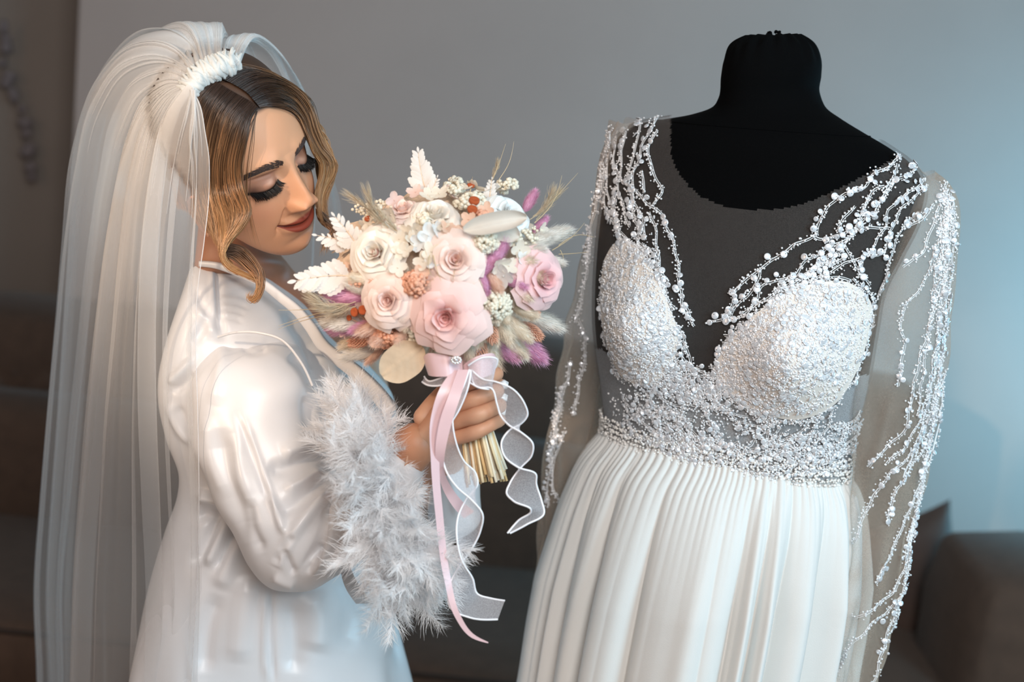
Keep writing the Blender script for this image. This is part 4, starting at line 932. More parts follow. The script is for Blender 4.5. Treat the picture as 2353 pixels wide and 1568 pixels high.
# right sleeve
sl_rows = [
    (535, 772, 630, 776, 1.76, 0, .030, .03), (488, 798, 676, 800, 1.725, 0, .058, .06), (456, 850, 708, 858, 1.70, 0, .070, .06), (448, 930, 724, 930, 1.69, 0, .076, .06), (456, 1020, 738, 1010, 1.675, 0, .076, .06),
    (490, 1110, 750, 1072, 1.66, 0, .074, .06), (536, 1200, 760, 1106, 1.645, 0, .072, .06), (584, 1290, 768, 1120, 1.635, 0, .070, .06), (640, 1348, 778, 1124, 1.63, 0, .066, .06), (705, 1354, 788, 1122, 1.63, 0, .062, .058),
    (765, 1326, 800, 1112, 1.62, 0, .058, .055), (825, 1292, 812, 1090, 1.605, 0, .055, .052), (868, 1256, 826, 1062, 1.59, 0, .05, .05)]
SLV = loft(sl_rows, 300, 220, TB, 2.1)
sl_folds = [
    (R6((325, 590), (370, 710), (410, 820), (450, 930), (490, 1040)), 7, .004), (R6((312, 590), (356, 710), (396, 820), (436, 930)), 8, -.004),
    (R6((640, 860), (600, 920), (540, 990), (500, 1050), (450, 1150)), 14, .011), (R6((625, 810), (560, 880), (500, 930), (450, 950)), 15, -.010), (R6((610, 720), (540, 760), (460, 790), (420, 780)), 14, -.009), (R6((600, 690), (540, 710), (470, 740)), 16, .008),
    (R6((620, 790), (560, 830), (480, 870)), 12, .008), (R6((645, 880), (640, 980), (600, 1080), (550, 1150)), 9, -.010), (R6((660, 900), (670, 1000), (640, 1090), (580, 1170)), 12, .010), (R6((690, 890), (700, 1000), (660, 1120)), 9, -.009),
    (R6((715, 890), (722, 1000), (690, 1090), (640, 1160)), 10, .010), (R6((480, 1080), (500, 1140), (520, 1180)), 8, -.007), (R6((450, 1140), (470, 1090), (520, 1030)), 9, -.006), (R6((440, 1180), (470, 1200), (520, 1220)), 10, .006),
    (R6((240, 640), (260, 780), (310, 930), (350, 1060)), 22, -.008), (R6((200, 600), (220, 760), (270, 900)), 14, .005), (R6((300, 660), (320, 800), (360, 940), (380, 1060)), 16, .006), (R6((350, 900), (370, 1000), (400, 1100)), 12, -.006),
    (R6((580, 500), (600, 600), (616, 700)), 12, .006), (R6((560, 520), (570, 600), (590, 680)), 10, -.005), (R6((260, 320), (250, 420), (220, 560)), 14, .004), (R6((500, 370), (560, 430), (585, 500)), 10, -.005), (R6((330, 340), (360, 360), (420, 350)), 8, -.003),
    (R6((600, 1060), (590, 1130), (560, 1170)), 7, -.006), (R6((420, 880), (460, 960), (480, 1030)), 9, .005)]
SLV = sculpt(SLV, [(p, w * 1.15, h * .95) for p, w, h in sl_folds])
N = outward(SLV); SLV = SLV + N * (.0014 * np.sin(np.linspace(0, 40, 300))[:, None] * np.sin(np.linspace(0, 2 * np.pi, 220, endpoint=False) * 3)[None])[..., None]
part('sleeve', caps(SLV), gridf(304, 220, True), MT['satin'], bride, label='puffed satin sleeve bent at the elbow')
# the shoulder seam
V, Fc = tube(np.array([hitp for hitp in curve([Wy(501, 775, 1.675), Wy(545, 764, 1.662), Wy(600, 766, 1.65), Wy(645, 780, 1.645), Wy(690, 830, 1.645), Wy(718, 886, 1.65)], 40)]), .0016, 8); part('shoulder_seam', V, Fc, MT['satin'], bride)
# far sleeve hanging behind the stems
ls_rows = [(1020, 1030, 1080, 1010, 1.75, 0, .03, .03), (1000, 1080, 1096, 1060, 1.76, 0, .035, .035), (985, 1150, 1102, 1140, 1.78, 0, .04, .04), (980, 1212, 1100, 1206, 1.80, 0, .035, .04), (900, 1230, 1010, 1240, 1.84, 0, .04, .04), (840, 1160, 950, 1180, 1.9, 0, .05, .05)]
LS = loft(ls_rows, 70, 60, TB, 2.0); LS = sculpt(LS, [([(1020, 1060), (1040, 1120), (1050, 1190)], 10, .006), ([(1060, 1060), (1070, 1120), (1080, 1190)], 8, -.005)])
part('sleeve', caps(LS), gridf(74, 60, True), MT['satin'], bride, label='far sleeve behind the bouquet stems')

# feather cuff
def feather_mesh(i):
    L_ = .050 * RNG.uniform(.8, 1.3); m = 14; t = np.linspace(0, 1, m); bend = RNG.uniform(-.5, .5); curl = RNG.uniform(.2, .8)
    R_ = np.stack([L_ * .5 * bend * t ** 2, L_ * t * (1 - .2 * curl * t), L_ * curl * .5 * t ** 2], -1)
    vs = [tube(R_, np.linspace(.0006, .00015, m), 3)]
    nb_ = 150; V, Fc = [], []
    for k in range(nb_):
        u = .05 + .93 * (k // 2) / (nb_ / 2); sd = 1 if k % 2 else -1; p = np.array([np.interp(u, t, R_[:, c]) for c in range(3)])
        ln = L_ * (.22 + .20 * math.sin(min(u * 1.2, 1) * math.pi)) * RNG.uniform(.6, 1.5); an = RNG.uniform(.45, 1.25) * (1 - .3 * u); z1 = RNG.normal(0, .45)
        d = np.array([sd * math.sin(an), math.cos(an), z1]); q = [p]; dd = d.copy()
        for j in range(3): q.append(q[-1] + dd / np.linalg.norm(dd) * ln / 3); dd = dd + np.array([RNG.normal(0, .4), .25, RNG.normal(0, .4)])
        w0 = np.cross(d, [.3, .2, 1.]); w0 = w0 / np.linalg.norm(w0); n0 = len(V)
        for j, x_ in enumerate(q):
            w_ = w0 * (.00030, .00028, .0002, .00005)[j]; V += [x_ - w_, x_ + w_]
        for j in range(3): Fc.append([n0 + 2 * j, n0 + 2 * j + 1, n0 + 2 * j + 3, n0 + 2 * j + 2])
    vs.append((np.array(V), np.array(Fc)))
    if i % 3 == 0:   # some keep a closed soft vane near the tip
        w_ = L_ * .11 * np.sin(np.pi * np.clip(t * .9 + .08, 0, 1)) * (t > .3); Vv = np.stack([R_ + np.stack([-w_, 0 * w_, -.25 * w_], -1), R_, R_ + np.stack([w_, 0 * w_, -.25 * w_], -1)]); vs.append((Vv, gridf(3, m)))
    V, Fc, _ = join(vs); return mk_mesh('feather', V, Fc, MT['feather'])
cuff = part('feather_cuff', *rtube(curve([W(845, 1140, 1.63), W(870, 1118, 1.62), W(900, 1090, 1.61)], 12), np.linspace(.038, .034, 12), 24), MT['feather'], bride, label='cuff of fluffy white feathers')
FM = [feather_mesh(i) for i in range(14)]
ax_ = (W(930, 1050, 1.60) - W(800, 1170, 1.60)); ax_ /= np.linalg.norm(ax_)
e1 = RT * .36 - UP * .93; e1 /= np.linalg.norm(e1); e2 = FW; ax_ = RT * .93 + UP * .36
for k in range(296):
    u = RNG.random(); c = W(842 + 84 * u, 1180 - 62 * u, 1.61); a = RNG.uniform(0, 2 * np.pi) if k % 3 else RNG.uniform(0, np.pi) * (1 if (e2 @ FW) < 0 else -1)
    rad = e1 * math.cos(a) + e2 * math.sin(a); base = c + rad * (.040 + .050 * abs(math.cos(a))) * RNG.uniform(.65, 1.15)
    d = rad * RNG.uniform(.4, 1.0) + ax_ * RNG.uniform(-.5, .45) + RNG.normal(0, .33, 3); d /= np.linalg.norm(d)
    x = np.cross(d, rad + RNG.normal(0, .4, 3)); x /= np.linalg.norm(x); z = np.cross(x, d); sc = RNG.uniform(.75, 1.25)
    m4 = Matrix(((x[0] * sc, d[0] * sc, z[0] * sc, base[0]), (x[1] * sc, d[1] * sc, z[1] * sc, base[1]), (x[2] * sc, d[2] * sc, z[2] * sc, base[2]), (0, 0, 0, 1)))
    o = put('feather', FM[k % 14], m4, bride); o.parent = cuff
WL[cuff.name] = wloc(bride)

# ------------------------------------------------------------------ veil
VG = [  # guides from the comb to the hem: (x, y, depth plane Y)
    [(447, 208, 1.690), (462, 245, 1.685), (476, 300, 1.68), (479, 370, 1.645), (474, 460, 1.62), (463, 560, 1.61), (450, 660, 1.605), (444, 760, 1.60), (450, 940, 1.60), (456, 1140, 1.60), (455, 1360, 1.61), (448, 1568, 1.62), (440, 1800, 1.63), (430, 2200, 1.64)],
    [(443, 204, 1.688), (440, 245, 1.68), (430, 320, 1.655), (422, 420, 1.635), (410, 560, 1.625), (404, 720, 1.62), (398, 900, 1.63), (404, 1120, 1.63), (412, 1340, 1.63), (404, 1568, 1.64), (395, 1800, 1.65), (385, 2200, 1.66)],
    [(438, 200, 1.688), (412, 232, 1.68), (385, 300, 1.66), (366, 420, 1.65), (352, 580, 1.65), (345, 760, 1.67), (346, 960, 1.67), (352, 1150, 1.67), (358, 1350, 1.67), (352, 1568, 1.68), (345, 1800, 1.69), (335, 2200, 1.70)],
    [(436, 194, 1.690), (395, 210, 1.685), (345, 270, 1.685), (308, 390, 1.69), (285, 560, 1.70), (268, 760, 1.71), (252, 960, 1.72), (244, 1160, 1.72), (236, 1360, 1.73), (234, 1568, 1.73), (228, 1800, 1.74), (218, 2200, 1.75)],
    [(438, 186, 1.70), (385, 182, 1.70), (320, 220, 1.705), (270, 320, 1.72), (235, 470, 1.74), (208, 660, 1.76), (188, 860, 1.78), (168, 1080, 1.80), (150, 1300, 1.81), (140, 1568, 1.82), (132, 1800, 1.83), (122, 2200, 1.84)],
    [(444, 176, 1.71), (390, 140, 1.72), (310, 150, 1.735), (240, 240, 1.76), (203, 390, 1.79), (178, 560, 1.82), (158, 760, 1.85), (138, 960, 1.87), (122, 1160, 1.89), (108, 1360, 1.90), (114, 1568, 1.90), (110, 1800, 1.91), (100, 2200, 1.92)],
    [(454, 166, 1.72), (415, 105, 1.735), (335, 95, 1.77), (240, 180, 1.82), (188, 320, 1.86), (172, 520, 1.90), (158, 720, 1.93), (142, 940, 1.95), (124, 1160, 1.97), (112, 1360, 1.98), (118, 1568, 1.98), (114, 1800, 1.99), (104, 2200, 2.0)],
    [(470, 160, 1.73), (440, 72, 1.755), (380, 72, 1.80), (320, 150, 1.86), (275, 300, 1.91), (250, 520, 1.95), (236, 760, 1.98), (226, 980, 2.0), (216, 1200, 2.02), (210, 1400, 2.03), (212, 1568, 2.03), (208, 1800, 2.04), (198, 2200, 2.05)],
    [(490, 156, 1.74), (480, 66, 1.775), (462, 80, 1.83), (430, 170, 1.89), (395, 330, 1.94), (372, 560, 1.98), (356, 800, 2.0), (346, 1020, 2.02), (340, 1240, 2.03), (338, 1420, 2.04), (338, 1568, 2.04), (334, 1800, 2.05), (324, 2200, 2.06)],
    [(510, 152, 1.75), (522, 76, 1.79), (546, 100, 1.85), (556, 200, 1.90), (548, 360, 1.94), (536, 560, 1.97), (524, 800, 2.0), (516, 1020, 2.01), (510, 1240, 2.02), (506, 1420, 2.02), (504, 1568, 2.03), (500, 1800, 2.04), (490, 2200, 2.05)],
    [(530, 150, 1.755), (565, 82, 1.80), (612, 104, 1.85), (655, 190, 1.89), (690, 320, 1.92), (704, 480, 1.94), (700, 640, 1.96), (694, 840, 1.97), (688, 1060, 1.98), (684, 1280, 1.98), (680, 1568, 1.99), (676, 1800, 2.0), (666, 2200, 2.01)],
    [(552, 152, 1.76), (596, 86, 1.80), (640, 122, 1.83), (688, 188, 1.85), (722, 270, 1.87), (748, 360, 1.885), (780, 460, 1.90), (792, 580, 1.91), (786, 760, 1.92), (776, 980, 1.92), (768, 1240, 1.93), (760, 1568, 1.94), (752, 1800, 1.95), (740, 2200, 1.96)]]
def veil_sheet(guides, ns, nt, seed, amp=1.0, shrink=0.0, umax=11, u_off=0, lift_=0.0):
    Gs = []
    for g in guides:
        P_ = np.array([Wy(*p) for p in g]); Gs.append(curve(P_, nt))
    Gs = np.array(Gs); ng = len(Gs); u = np.linspace(0, ng - 1, ns)
    V = pchip(np.arange(ng), Gs.reshape(ng, -1), u).reshape(ns, nt, 3)
    N = gnormals(V, False); rg = np.random.default_rng(seed); t = np.linspace(0, 1, nt)[None]; ph = u[:, None]
    A = amp * np.interp(t, [0, .04, .15, .5, 1], [.0035, .008, .0095, .011, .013])
    w = 0
    for f, k in ((2.1, 1.0), (3.7, .7), (6.3, .45), (9.1, .28)):
        p0 = rg.uniform(0, 6.28); dr = rg.uniform(-.6, .6); v_ = np.sin(ph * f + p0 + dr * 3 * t + .8 * np.sin(ph * .9 + p0))
        w = w + k * np.sign(v_) * np.abs(v_) ** .8
    Du = np.gradient(V, axis=0); Du /= np.linalg.norm(Du, axis=-1, keepdims=True) + 1e-9
    w2 = np.sin(ph * 5.2 + 1.3 + 2 * t + rg.uniform(0, 6)) + .6 * np.sin(ph * 8.3 + rg.uniform(0, 6))
    V = V + N * (A * w)[..., None] + Du * (A * .8 * w2)[..., None] - N * shrink
    hd_ = proj(V.reshape(-1, 3)); Vf = V.reshape(-1, 3)
    ui = np.repeat(u, nt); ti = np.tile(np.linspace(0, 1, nt), ns)
    for i in np.where(ti < np.interp(ui + u_off, [5.8, 7.0, 8.0, 9.5], [.36, .22, .10, .06]))[0]:
        v_ = (Vf[i] - CAM); L_ = v_ @ FW; h = hit(bvh_h, hd_[i, 0], hd_[i, 1])
        if h is not None:
            dh = (h[0] - CAM) @ FW - .023 - lift_ - .010 * (ui[i] < 1.6)
            if L_ > dh: Vf[i] = CAM + v_ * (dh / L_)
    V = Vf.reshape(V.shape)
    den = np.interp(t, [0, .05, .12, .24, .5, 1], [8, 5.5, 3.2, 1.6, 1.05, .9]) * np.ones_like(ph)
    return V, np.repeat(den[..., None], 3, -1)
va, vc = veil_sheet(VG, 420, 170, 3)
hem_line = va[0]
gs = []
for k in range(110):
    c = RNG.integers(4, 416); m_ = RNG.integers(9, 26); P_ = va[c, :m_]; P_ = P_ + (CAM - P_) / np.linalg.norm(CAM - P_, axis=1, keepdims=True) * .002
    gs.append(tube(P_, np.linspace(RNG.uniform(.0010, .0022), .0002, m_), 5))
V, Fc, _ = join(gs); part('veil_pleats', V, Fc, sheer('pleated_tulle', (.9, .9, .9), .30, .3), bride, label='tulle pleats fanning out from the comb', kind='stuff')
part('veil', va, gridf(420, 170), MT['veil'], bride, cols=vc, label='long gathered tulle veil falling down her back')
va, vc = veil_sheet(VG[1:9], 300, 170, 11, 1.2, 0.0, 7, 1, -.006)
part('veil', va + np.array([0.004, .014, -.003]), gridf(300, 170), MT['veil'], bride, cols=vc, label='inner tulle layer')
# hem edge along the near side
V, Fc = tube(hem_line, .0005, 4); part('veil_hem', V, Fc, MT['feather'], bride)
# gathered ruffle on the comb
cp = curve([Wy(443, 212, 1.685), Wy(458, 186, 1.69), Wy(486, 168, 1.70), (Wy(520, 154, 1.72)), Wy(553, 147, 1.75)], 60)
rv = []
cq = []
for k in range(60):
    q2 = proj(cp[k]); h = hit(bvh_h, q2[0], q2[1])
    cq.append(W(q2[0], q2[1], (h[0] - CAM) @ FW - .014) if h is not None else cp[k])
cq = np.array(cq); cq = curve(cq[::6], 60); tq = np.gradient(cq, axis=0); tq /= np.linalg.norm(tq, axis=1, keepdims=True)
for k in range(150):
    i = RNG.integers(0, 60); c = cq[i] + RNG.normal(0, .0012, 3); o = np.cross(tq[i], -FW); o /= np.linalg.norm(o); o = o if o @ (RT * -.7 + UP * .7) > 0 else -o
    a0 = c - o * RNG.uniform(.004, .009) + FW * .002; a1 = c - FW * RNG.uniform(.004, .009) + tq[i] * RNG.normal(0, .002); a2 = c + o * RNG.uniform(.009, .018) + tq[i] * RNG.normal(0, .004) - FW * RNG.uniform(0, .004)
    V, Fc = rtube(curve([a0, a1, a2], 7), np.array([.0022, .0030, .0034, .0032, .0028, .0022, .0014]) * RNG.uniform(.7, 1.3), 8); rv.append((V, Fc))
V, Fc, _ = join(rv); part('veil_gather', V, Fc, mat('dense_tulle', (.86, .88, .87), .7, trans=.4), bride, label='bunched white tulle on the comb', kind='stuff')
# ------------------------------------------------------------------ the bouquet
BC = np.array([1012., 628.]); BR = np.array([280., 212.]); BD0, BBULGE = 1.645, .115
Z3 = lambda x, y: (x / 2.703 + 640, y / 2.703 + 320)
def dome(px, py, lift=0.0):
    q = (np.array([px, py]) - BC) / BR; rho = np.linalg.norm(q)
    z = math.sqrt(max(0.0, 1 - min(rho, 1) ** 2)); d = BD0 - BBULGE * z - lift
    n = RT * q[0] * .8 - UP * q[1] * .8 - FW * (z + .22); return W(px, py, d), n / np.linalg.norm(n)
bq = root('bouquet', 'round bridal bouquet of pale preserved roses, bunny tails and ferns in her hand', 'bouquet', W(1078, 850, 1.60))
def pmat(name, col, trans=.25, rough=.65, attr=False, **k): return mat(name, col, rough, attr=attr, trans=trans, sheen=.15, bump=.08, bscale=500, **k)
def petal_set(c_in, c_out, pointy=.0, open_=1.0, seed=0):
    rg = np.random.default_rng(seed); m = pmat('rose_petal', c_out, .22, attr=True); out = []
    layers = [(3, .10, .56, 2.3, .01, 0), (3, .19, .60, 1.7, .03, .0), (4, .30, .60, 1.25, .06, .01), (5, .44, .54, 1.0, .14, .05), (5, .58, .45, .90, .24, .12), (6, .72, .34, .80, .34, .20), (5, .84, .20, .70, .40, .26)]
    for li, (n, r, H, Ph, curl, droop) in enumerate(layers):
        for var in range(2):
            nu, nv = 11, 10; u = np.linspace(-1, 1, nu)[None]; v = np.linspace(0, 1, nv)[:, None]
            c = curl * open_; wv = np.sin(np.clip(v * 1.1 + .12, 0, 1.2) * np.pi / 2) ** .8
            ph = u * Ph * wv * (1 - .28 * v ** 4); tip = pointy * (1 - np.abs(u)) ** 1.2 * v ** 4 * (li > 2)
            rr = r * (.30 + .70 * v ** .6) + c * v ** 3.2 + .06 * np.abs(u) ** 3 * v * (li > 2) + rg.normal(0, .012) + .02 * np.sin(u * 4 + rg.uniform(0, 6)) * v ** 2 + tip * .22
            z = H * (v ** .85) - droop * open_ * v ** 4 * 1.6 - .16 * u ** 2 * v * (1 - pointy * .3) - .04 * np.sin(u * 3 + var) * v - tip * .12
            V = np.stack([rr * np.cos(ph), rr * np.sin(ph), z - .05], -1)
            f = np.clip(li / 6 * .75 + .3 * v + 0 * u, 0, 1)[..., None]; C = np.array(c_in) * (1 - f) + np.array(c_out) * f
            out.append((li, n, mk_mesh('petal', V, gridf(nv, nu), m, cols=C)))
    return out
def rose(px, py, rpx, pset, facing=None, lift=.018, label=None, roll=0, nl=7):
    P_, n = dome(px, py, lift)
    if facing is not None:
        fx, fy, fz = facing; n = RT * fx - UP * fy - FW * fz; n /= np.linalg.norm(n)
    r_ = rpx * 1.6 / F; m4 = Matrix.Translation(Vector(P_ - n * r_ * .35)) @ frame_from(n, roll) @ Matrix.Diagonal((r_, r_, r_, 1))
    V, Fc = balls([[0, 0, .05]], .16); me = mk_mesh('rose', V * [1, 1, 1.6], Fc, pset[0][2].materials[0], cols=np.broadcast_to(np.array([.8, .5, .45]), V.shape))
    o = put('rose', me, m4, bq, label)
    g = 0
    for li in range(nl):
        vs = [p for p in pset if p[0] == li]; n_ = vs[0][1]
        for k in range(n_):
            a = g + k * 2 * math.pi / n_; q = bpy.data.objects.new('petal', vs[k % 2][2]); COL.objects.link(q); q.parent = o
            s = 1 + random.uniform(-.05, .05); q.matrix_local = Matrix.Rotation(a, 4, 'Z') @ Matrix.Rotation(random.uniform(-.06, .06), 4, 'X') @ Matrix.Diagonal((s, s, s, 1))
        g += 2.399
    return o
PINK = petal_set((.93, .52, .50), (.95, .73, .69), 1.0, 1.0, 1)
BLUSH = petal_set((.93, .68, .60), (.95, .80, .74), .25, .9, 2)
ROSEP = petal_set((.88, .46, .52), (.93, .68, .67), .6, .9, 3)
IVORY = petal_set((.92, .86, .77), (.94, .89, .83), .1, .65, 4)
BLUE = petal_set((.90, .91, .90), (.88, .93, .94), .1, .7, 5)
PEACH = petal_set((.92, .64, .48), (.94, .74, .62), .1, .8, 6)
rose(1022, 733, 70, PINK, (-.12, .22, 1), .045, 'open pink rose with pointed petals at the front', .4)
rose(888, 692, 56, BLUSH, (-.22, .10, 1), .035, 'blush rose at the left', 1.2)
rose(1046, 596, 58, BLUSH, (.0, -.05, 1), .030, 'blush rose in the middle', 2.0)
rose(1256, 642, 60, ROSEP, (.6, .05, .8), .045, 'rose pink bloom turned to the right side', .9)
rose(856, 578, 62, IVORY, (-.35, -.15, 1), .030, 'large ivory rose near her chin', .3)
rose(1000, 486, 60, IVORY, (.1, -.75, .8), .020, 'ivory rose facing up', 1.9)
rose(1176, 488, 60, BLUE, (.55, -.5, .8), .022, 'white rose at the top right', 2.6)
rose(924, 476, 44, BLUSH, (-.2, -.8, .6), .012, 'pale rose at the top', .7)
rose(1044, 534, 36, PEACH, (.1, -.6, .8), .012, 'small peach rose', 1.5)
# filling under the flowers
a = np.linspace(0, 2 * np.pi, 72, endpoint=False); rings = []
for k in np.linspace(-.95, 1, 34):
    z = k; rr = math.sqrt(max(0, 1 - z * z)); ring = []
    for t_ in a:
        w = 1 + .05 * math.sin(9 * t_ + 7 * z) * rr + .04 * math.sin(17 * t_ - 11 * z) * rr
        px = BC[0] + BR[0] * .86 * rr * math.cos(t_) * w; py = BC[1] + BR[1] * .86 * rr * math.sin(t_) * w
        ring.append(W(px, py, BD0 - (BBULGE * .86 * z if z > 0 else BBULGE * .75 * z)))
    rings.append(ring)
part('filler_moss', np.array(rings), gridf(34, 72, True), mat('moss', (.80, .62, .48), .9, noise=.4, nscale=90, bump=.8, bscale=160), bq)

# fuzzy grass heads
def tail_mesh(seed, nh=900, L_=1.0, fuzz=.13):
    rg = np.random.default_rng(seed); nr, nc = 14, 14; t = np.linspace(0, 1, nr); a = np.linspace(0, 2 * np.pi, nc, endpoint=False)
    prof = np.sqrt(np.clip(1 - (2 * t - 1) ** 2, 0.0004, 1)) * (.40 - .10 * t) * .5
    V = np.stack([prof[:, None] * np.cos(a), prof[:, None] * np.sin(a), np.broadcast_to((t * L_)[:, None], (nr, nc))], -1); vs = [(V, gridf(nr, nc, True))]
    hv, hf = [], []
    for k in range(nh):
        u = rg.random() ** .85; th_ = rg.uniform(0, 2 * np.pi); r_ = np.interp(u, t, prof); p = np.array([r_ * math.cos(th_), r_ * math.sin(th_), u]); d = np.array([math.cos(th_) * .75, math.sin(th_) * .75, .95 + .4 * u]) + rg.normal(0, .22, 3)
        ln = fuzz * rg.uniform(.5, 1.1); s_ = np.cross(d, [0.1, .3, 1]); s_ = s_ / (np.linalg.norm(s_) + 1e-9) * .006; n0 = len(hv)
        hv += [p - s_, p + s_, p + d * ln * .5 + [0, 0, .02] + s_ * .7, p + d * ln * .5 + [0, 0, .02] - s_ * .7, p + d * ln + [0, 0, .07]]; hf += [[n0, n0 + 1, n0 + 2, n0 + 3], [n0 + 3, n0 + 2, n0 + 4, n0 + 4]]
    V2 = np.array(hv); tri = [f[:3] if f[2] == f[3] else f for f in hf]
    Vall = np.concatenate([V.reshape(-1, 3), V2]); fl = gridf(nr, nc, True).tolist() + [[i + nr * nc for i in f] for f in tri]
    return Vall, fl
TAILS = {}
for nm, col in (('cream', (.92, .84, .72)), ('pink', (.86, .50, .70)), ('blush', (.92, .70, .58)), ('white', (.90, .87, .82))):
    m = mat('tail_' + nm, col, .85, trans=.3, sheen=.3); TAILS[nm] = [mk_mesh('bunny_tail', *tail_mesh(s), m) for s in range(3)]
def dirn(px, py, ang, out):
    """direction pointing along an image angle (deg, 0 right, 90 down) and towards the viewer by out"""
    d = RT * math.cos(math.radians(ang)) - UP * math.sin(math.radians(ang)) - FW * out; return d / np.linalg.norm(d)
def tail(px, py, ang, Lpx=70, kind='cream', out=.25, lift=.012, wide=1.0):
    P_, n = dome(px, py, lift); d = dirn(px, py, ang, out); L_ = Lpx * 1.58 / F
    m4 = Matrix.Translation(Vector(P_ - d * L_ * .5)) @ frame_from(d, random.uniform(0, 6)) @ Matrix.Diagonal((L_ * wide, L_ * wide, L_, 1))
    return put('bunny_tail', random.choice(TAILS[kind]), m4, bq)
for x, y, ang, L_, kd, o in (
    (1000, 1318, 105, 72, 'cream', .2), (1092, 1335, 95, 84, 'cream', .2), (1168, 1270, 80, 78, 'cream', .4), (1312, 1305, 72, 100, 'cream', .2), (1485, 1175, 45, 80, 'cream', .3), (1400, 1165, 65, 84, 'cream', .5), (1440, 1270, 40, 90, 'cream', .2), (1650, 1130, 20, 88, 'white', .0), (1700, 600, -15, 86, 'white', .0),
    (505, 925, 200, 60, 'white', .3), (540, 875, 190, 66, 'cream', .4), (800, 1040, 110, 62, 'cream', .6), (800, 1115, 100, 54, 'cream', .5), (520, 1325, 165, 90, 'white', .1), (1235, 890, 60, 56, 'cream', .7), (1160, 945, 100, 60, 'blush', .8), (1245, 990, 120, 50, 'cream', .7), (960, 885, 120, 60, 'blush', .8), (1185, 860, 60, 50, 'cream', .8),
    (1330, 1060, 60, 60, 'cream', .5), (1540, 830, 20, 84, 'cream', .5), (1500, 760, 0, 70, 'cream', .6), (1560, 700, -10, 70, 'white', .5), (1600, 640, -20, 80, 'white', .2), (1500, 950, 30, 66, 'cream', .6), (1520, 1060, 30, 70, 'cream', .4), (1250, 1190, 95, 70, 'cream', .5), (1340, 1200, 70, 60, 'cream', .5), (1400, 1080, 60, 60, 'cream', .6),
    (430, 975, 185, 90, 'pink', .1), (370, 960, 185, 70, 'blush', .0), (545, 1165, 160, 70, 'pink', .3), (440, 1170, 170, 84, 'pink', .1), (1530, 1275, 42, 110, 'pink', .1), (1395, 1295, 38, 84, 'pink', .2), (1360, 720, -55, 70, 'pink', .5), (1290, 790, -50, 66, 'pink', .5), (1270, 890, 70, 60, 'pink', .7), (1470, 890, 20, 60, 'pink', .6), (1560, 390, -60, 56, 'pink', .2), (1620, 540, -50, 50, 'pink', .2),
    (680, 1200, 140, 80, 'blush', .4), (600, 1160, 160, 80, 'blush', .3), (460, 1130, 170, 90, 'white', .2), (1340, 880, 60, 60, 'blush', .6), (1080, 900, 70, 56, 'blush', .7), (780, 1190, 120, 66, 'blush', .5), (470, 1260, 160, 70, 'cream', .1), (420, 1060, 180, 90, 'cream', .2), (400, 1110, 170, 90, 'white', .1), (600, 1330, 130, 60, 'blush', .1), (900, 1300, 110, 56, 'cream', .3), (1690, 760, 10, 60, 'white', .0)):
    tail(*Z3(x, y), ang, L_, kd, o, wide=1.05)
# phalaris: rows of little scales
def scale_mesh(seed):
    rg = np.random.default_rng(seed); V, Fc = [], []; n0 = 0
    for k in range(170):
        u = k / 170; th_ = k * 2.39996; r_ = .17 * math.sin(math.pi * min(.97, u * .9 + .08)) ** .7; p = np.array([r_ * math.cos(th_), r_ * math.sin(th_), u]); o = np.array([math.cos(th_), math.sin(th_), 0]); s_ = np.array([-o[1], o[0], 0]) * .035
        V += [p - s_, p + s_, p + o * .06 + [0, 0, .05], p + o * (.075 + rg.normal(0, .015)) + [0, 0, .17]]; Fc += [[n0, n0 + 1, n0 + 2], [n0, n0 + 2, n0 + 3], [n0 + 1, n0 + 3, n0 + 2]]; n0 += 4
    return np.array(V), Fc
CORAL = mat('coral_grass', (.80, .36, .20), .8, trans=.25); PALEC = mat('pale_coral', (.82, .48, .34), .8, trans=.25)
SM = [mk_mesh('phalaris_head', *scale_mesh(k), PALEC, False) for k in range(2)]
for x, y, ang, L_ in ((1240, 1300, 85, 74), (1565, 1190, 35, 60), (1545, 1060, 25, 52), (515, 1250, 165, 56), (1000, 1355, 95, 44), (1310, 1180, 70, 60), (640, 900, 190, 50)):
    px, py = Z3(x, y); P_, n = dome(px, py, .012); d = dirn(px, py, ang, .2); s_ = L_ * 1.58 / F
    put('phalaris_head', random.choice(SM), Matrix.Translation(Vector(P_ - d * s_ * .5)) @ frame_from(d, 1.0) @ Matrix.Diagonal((s_ * 1.25, s_ * 1.25, s_, 1)), bq, 'coral grass head')
# clusters of small buds
LACE = mat('lace_bud', (.96, .91, .78), .7, trans=.3); CBUD = mat('coral_bud', (.92, .50, .34), .75, trans=.2); STK = mat('thin_stalk', (.78, .60, .40), .8)
def cluster(px, py, rx, ry, n, m, rad=.0022, lift=.02, name='bud_cluster', label=None):
    C_, st = [], []
    P0, n0 = dome(px, py, -.012)
    for k in range(n):
        a_ = RNG.uniform(0, 2 * np.pi); q = math.sqrt(RNG.random()); x = px + rx * q * math.cos(a_); y = py + ry * q * math.sin(a_)
        p, nn = dome(x, y, lift * (1 - .7 * q * q) + RNG.normal(0, .0025)); C_.append(p)
        if k % 4 == 0: st.append(tube(curve([P0, (P0 + p) / 2 + RNG.normal(0, .002, 3), p], 5), .0005, 3))
    V, Fc = balls(C_, rad * 1.25 * RNG.uniform(.7, 1.3, n)); o = part(name, V, Fc, m, bq, label=label, kind='stuff')
    V, Fc, _ = join(st); s_ = part('bud_stalks', V, Fc, STK, None, kind='stuff'); s_.parent = o; s_.location = tuple(-wloc(bq)); WL[s_.name] = wloc(bq)
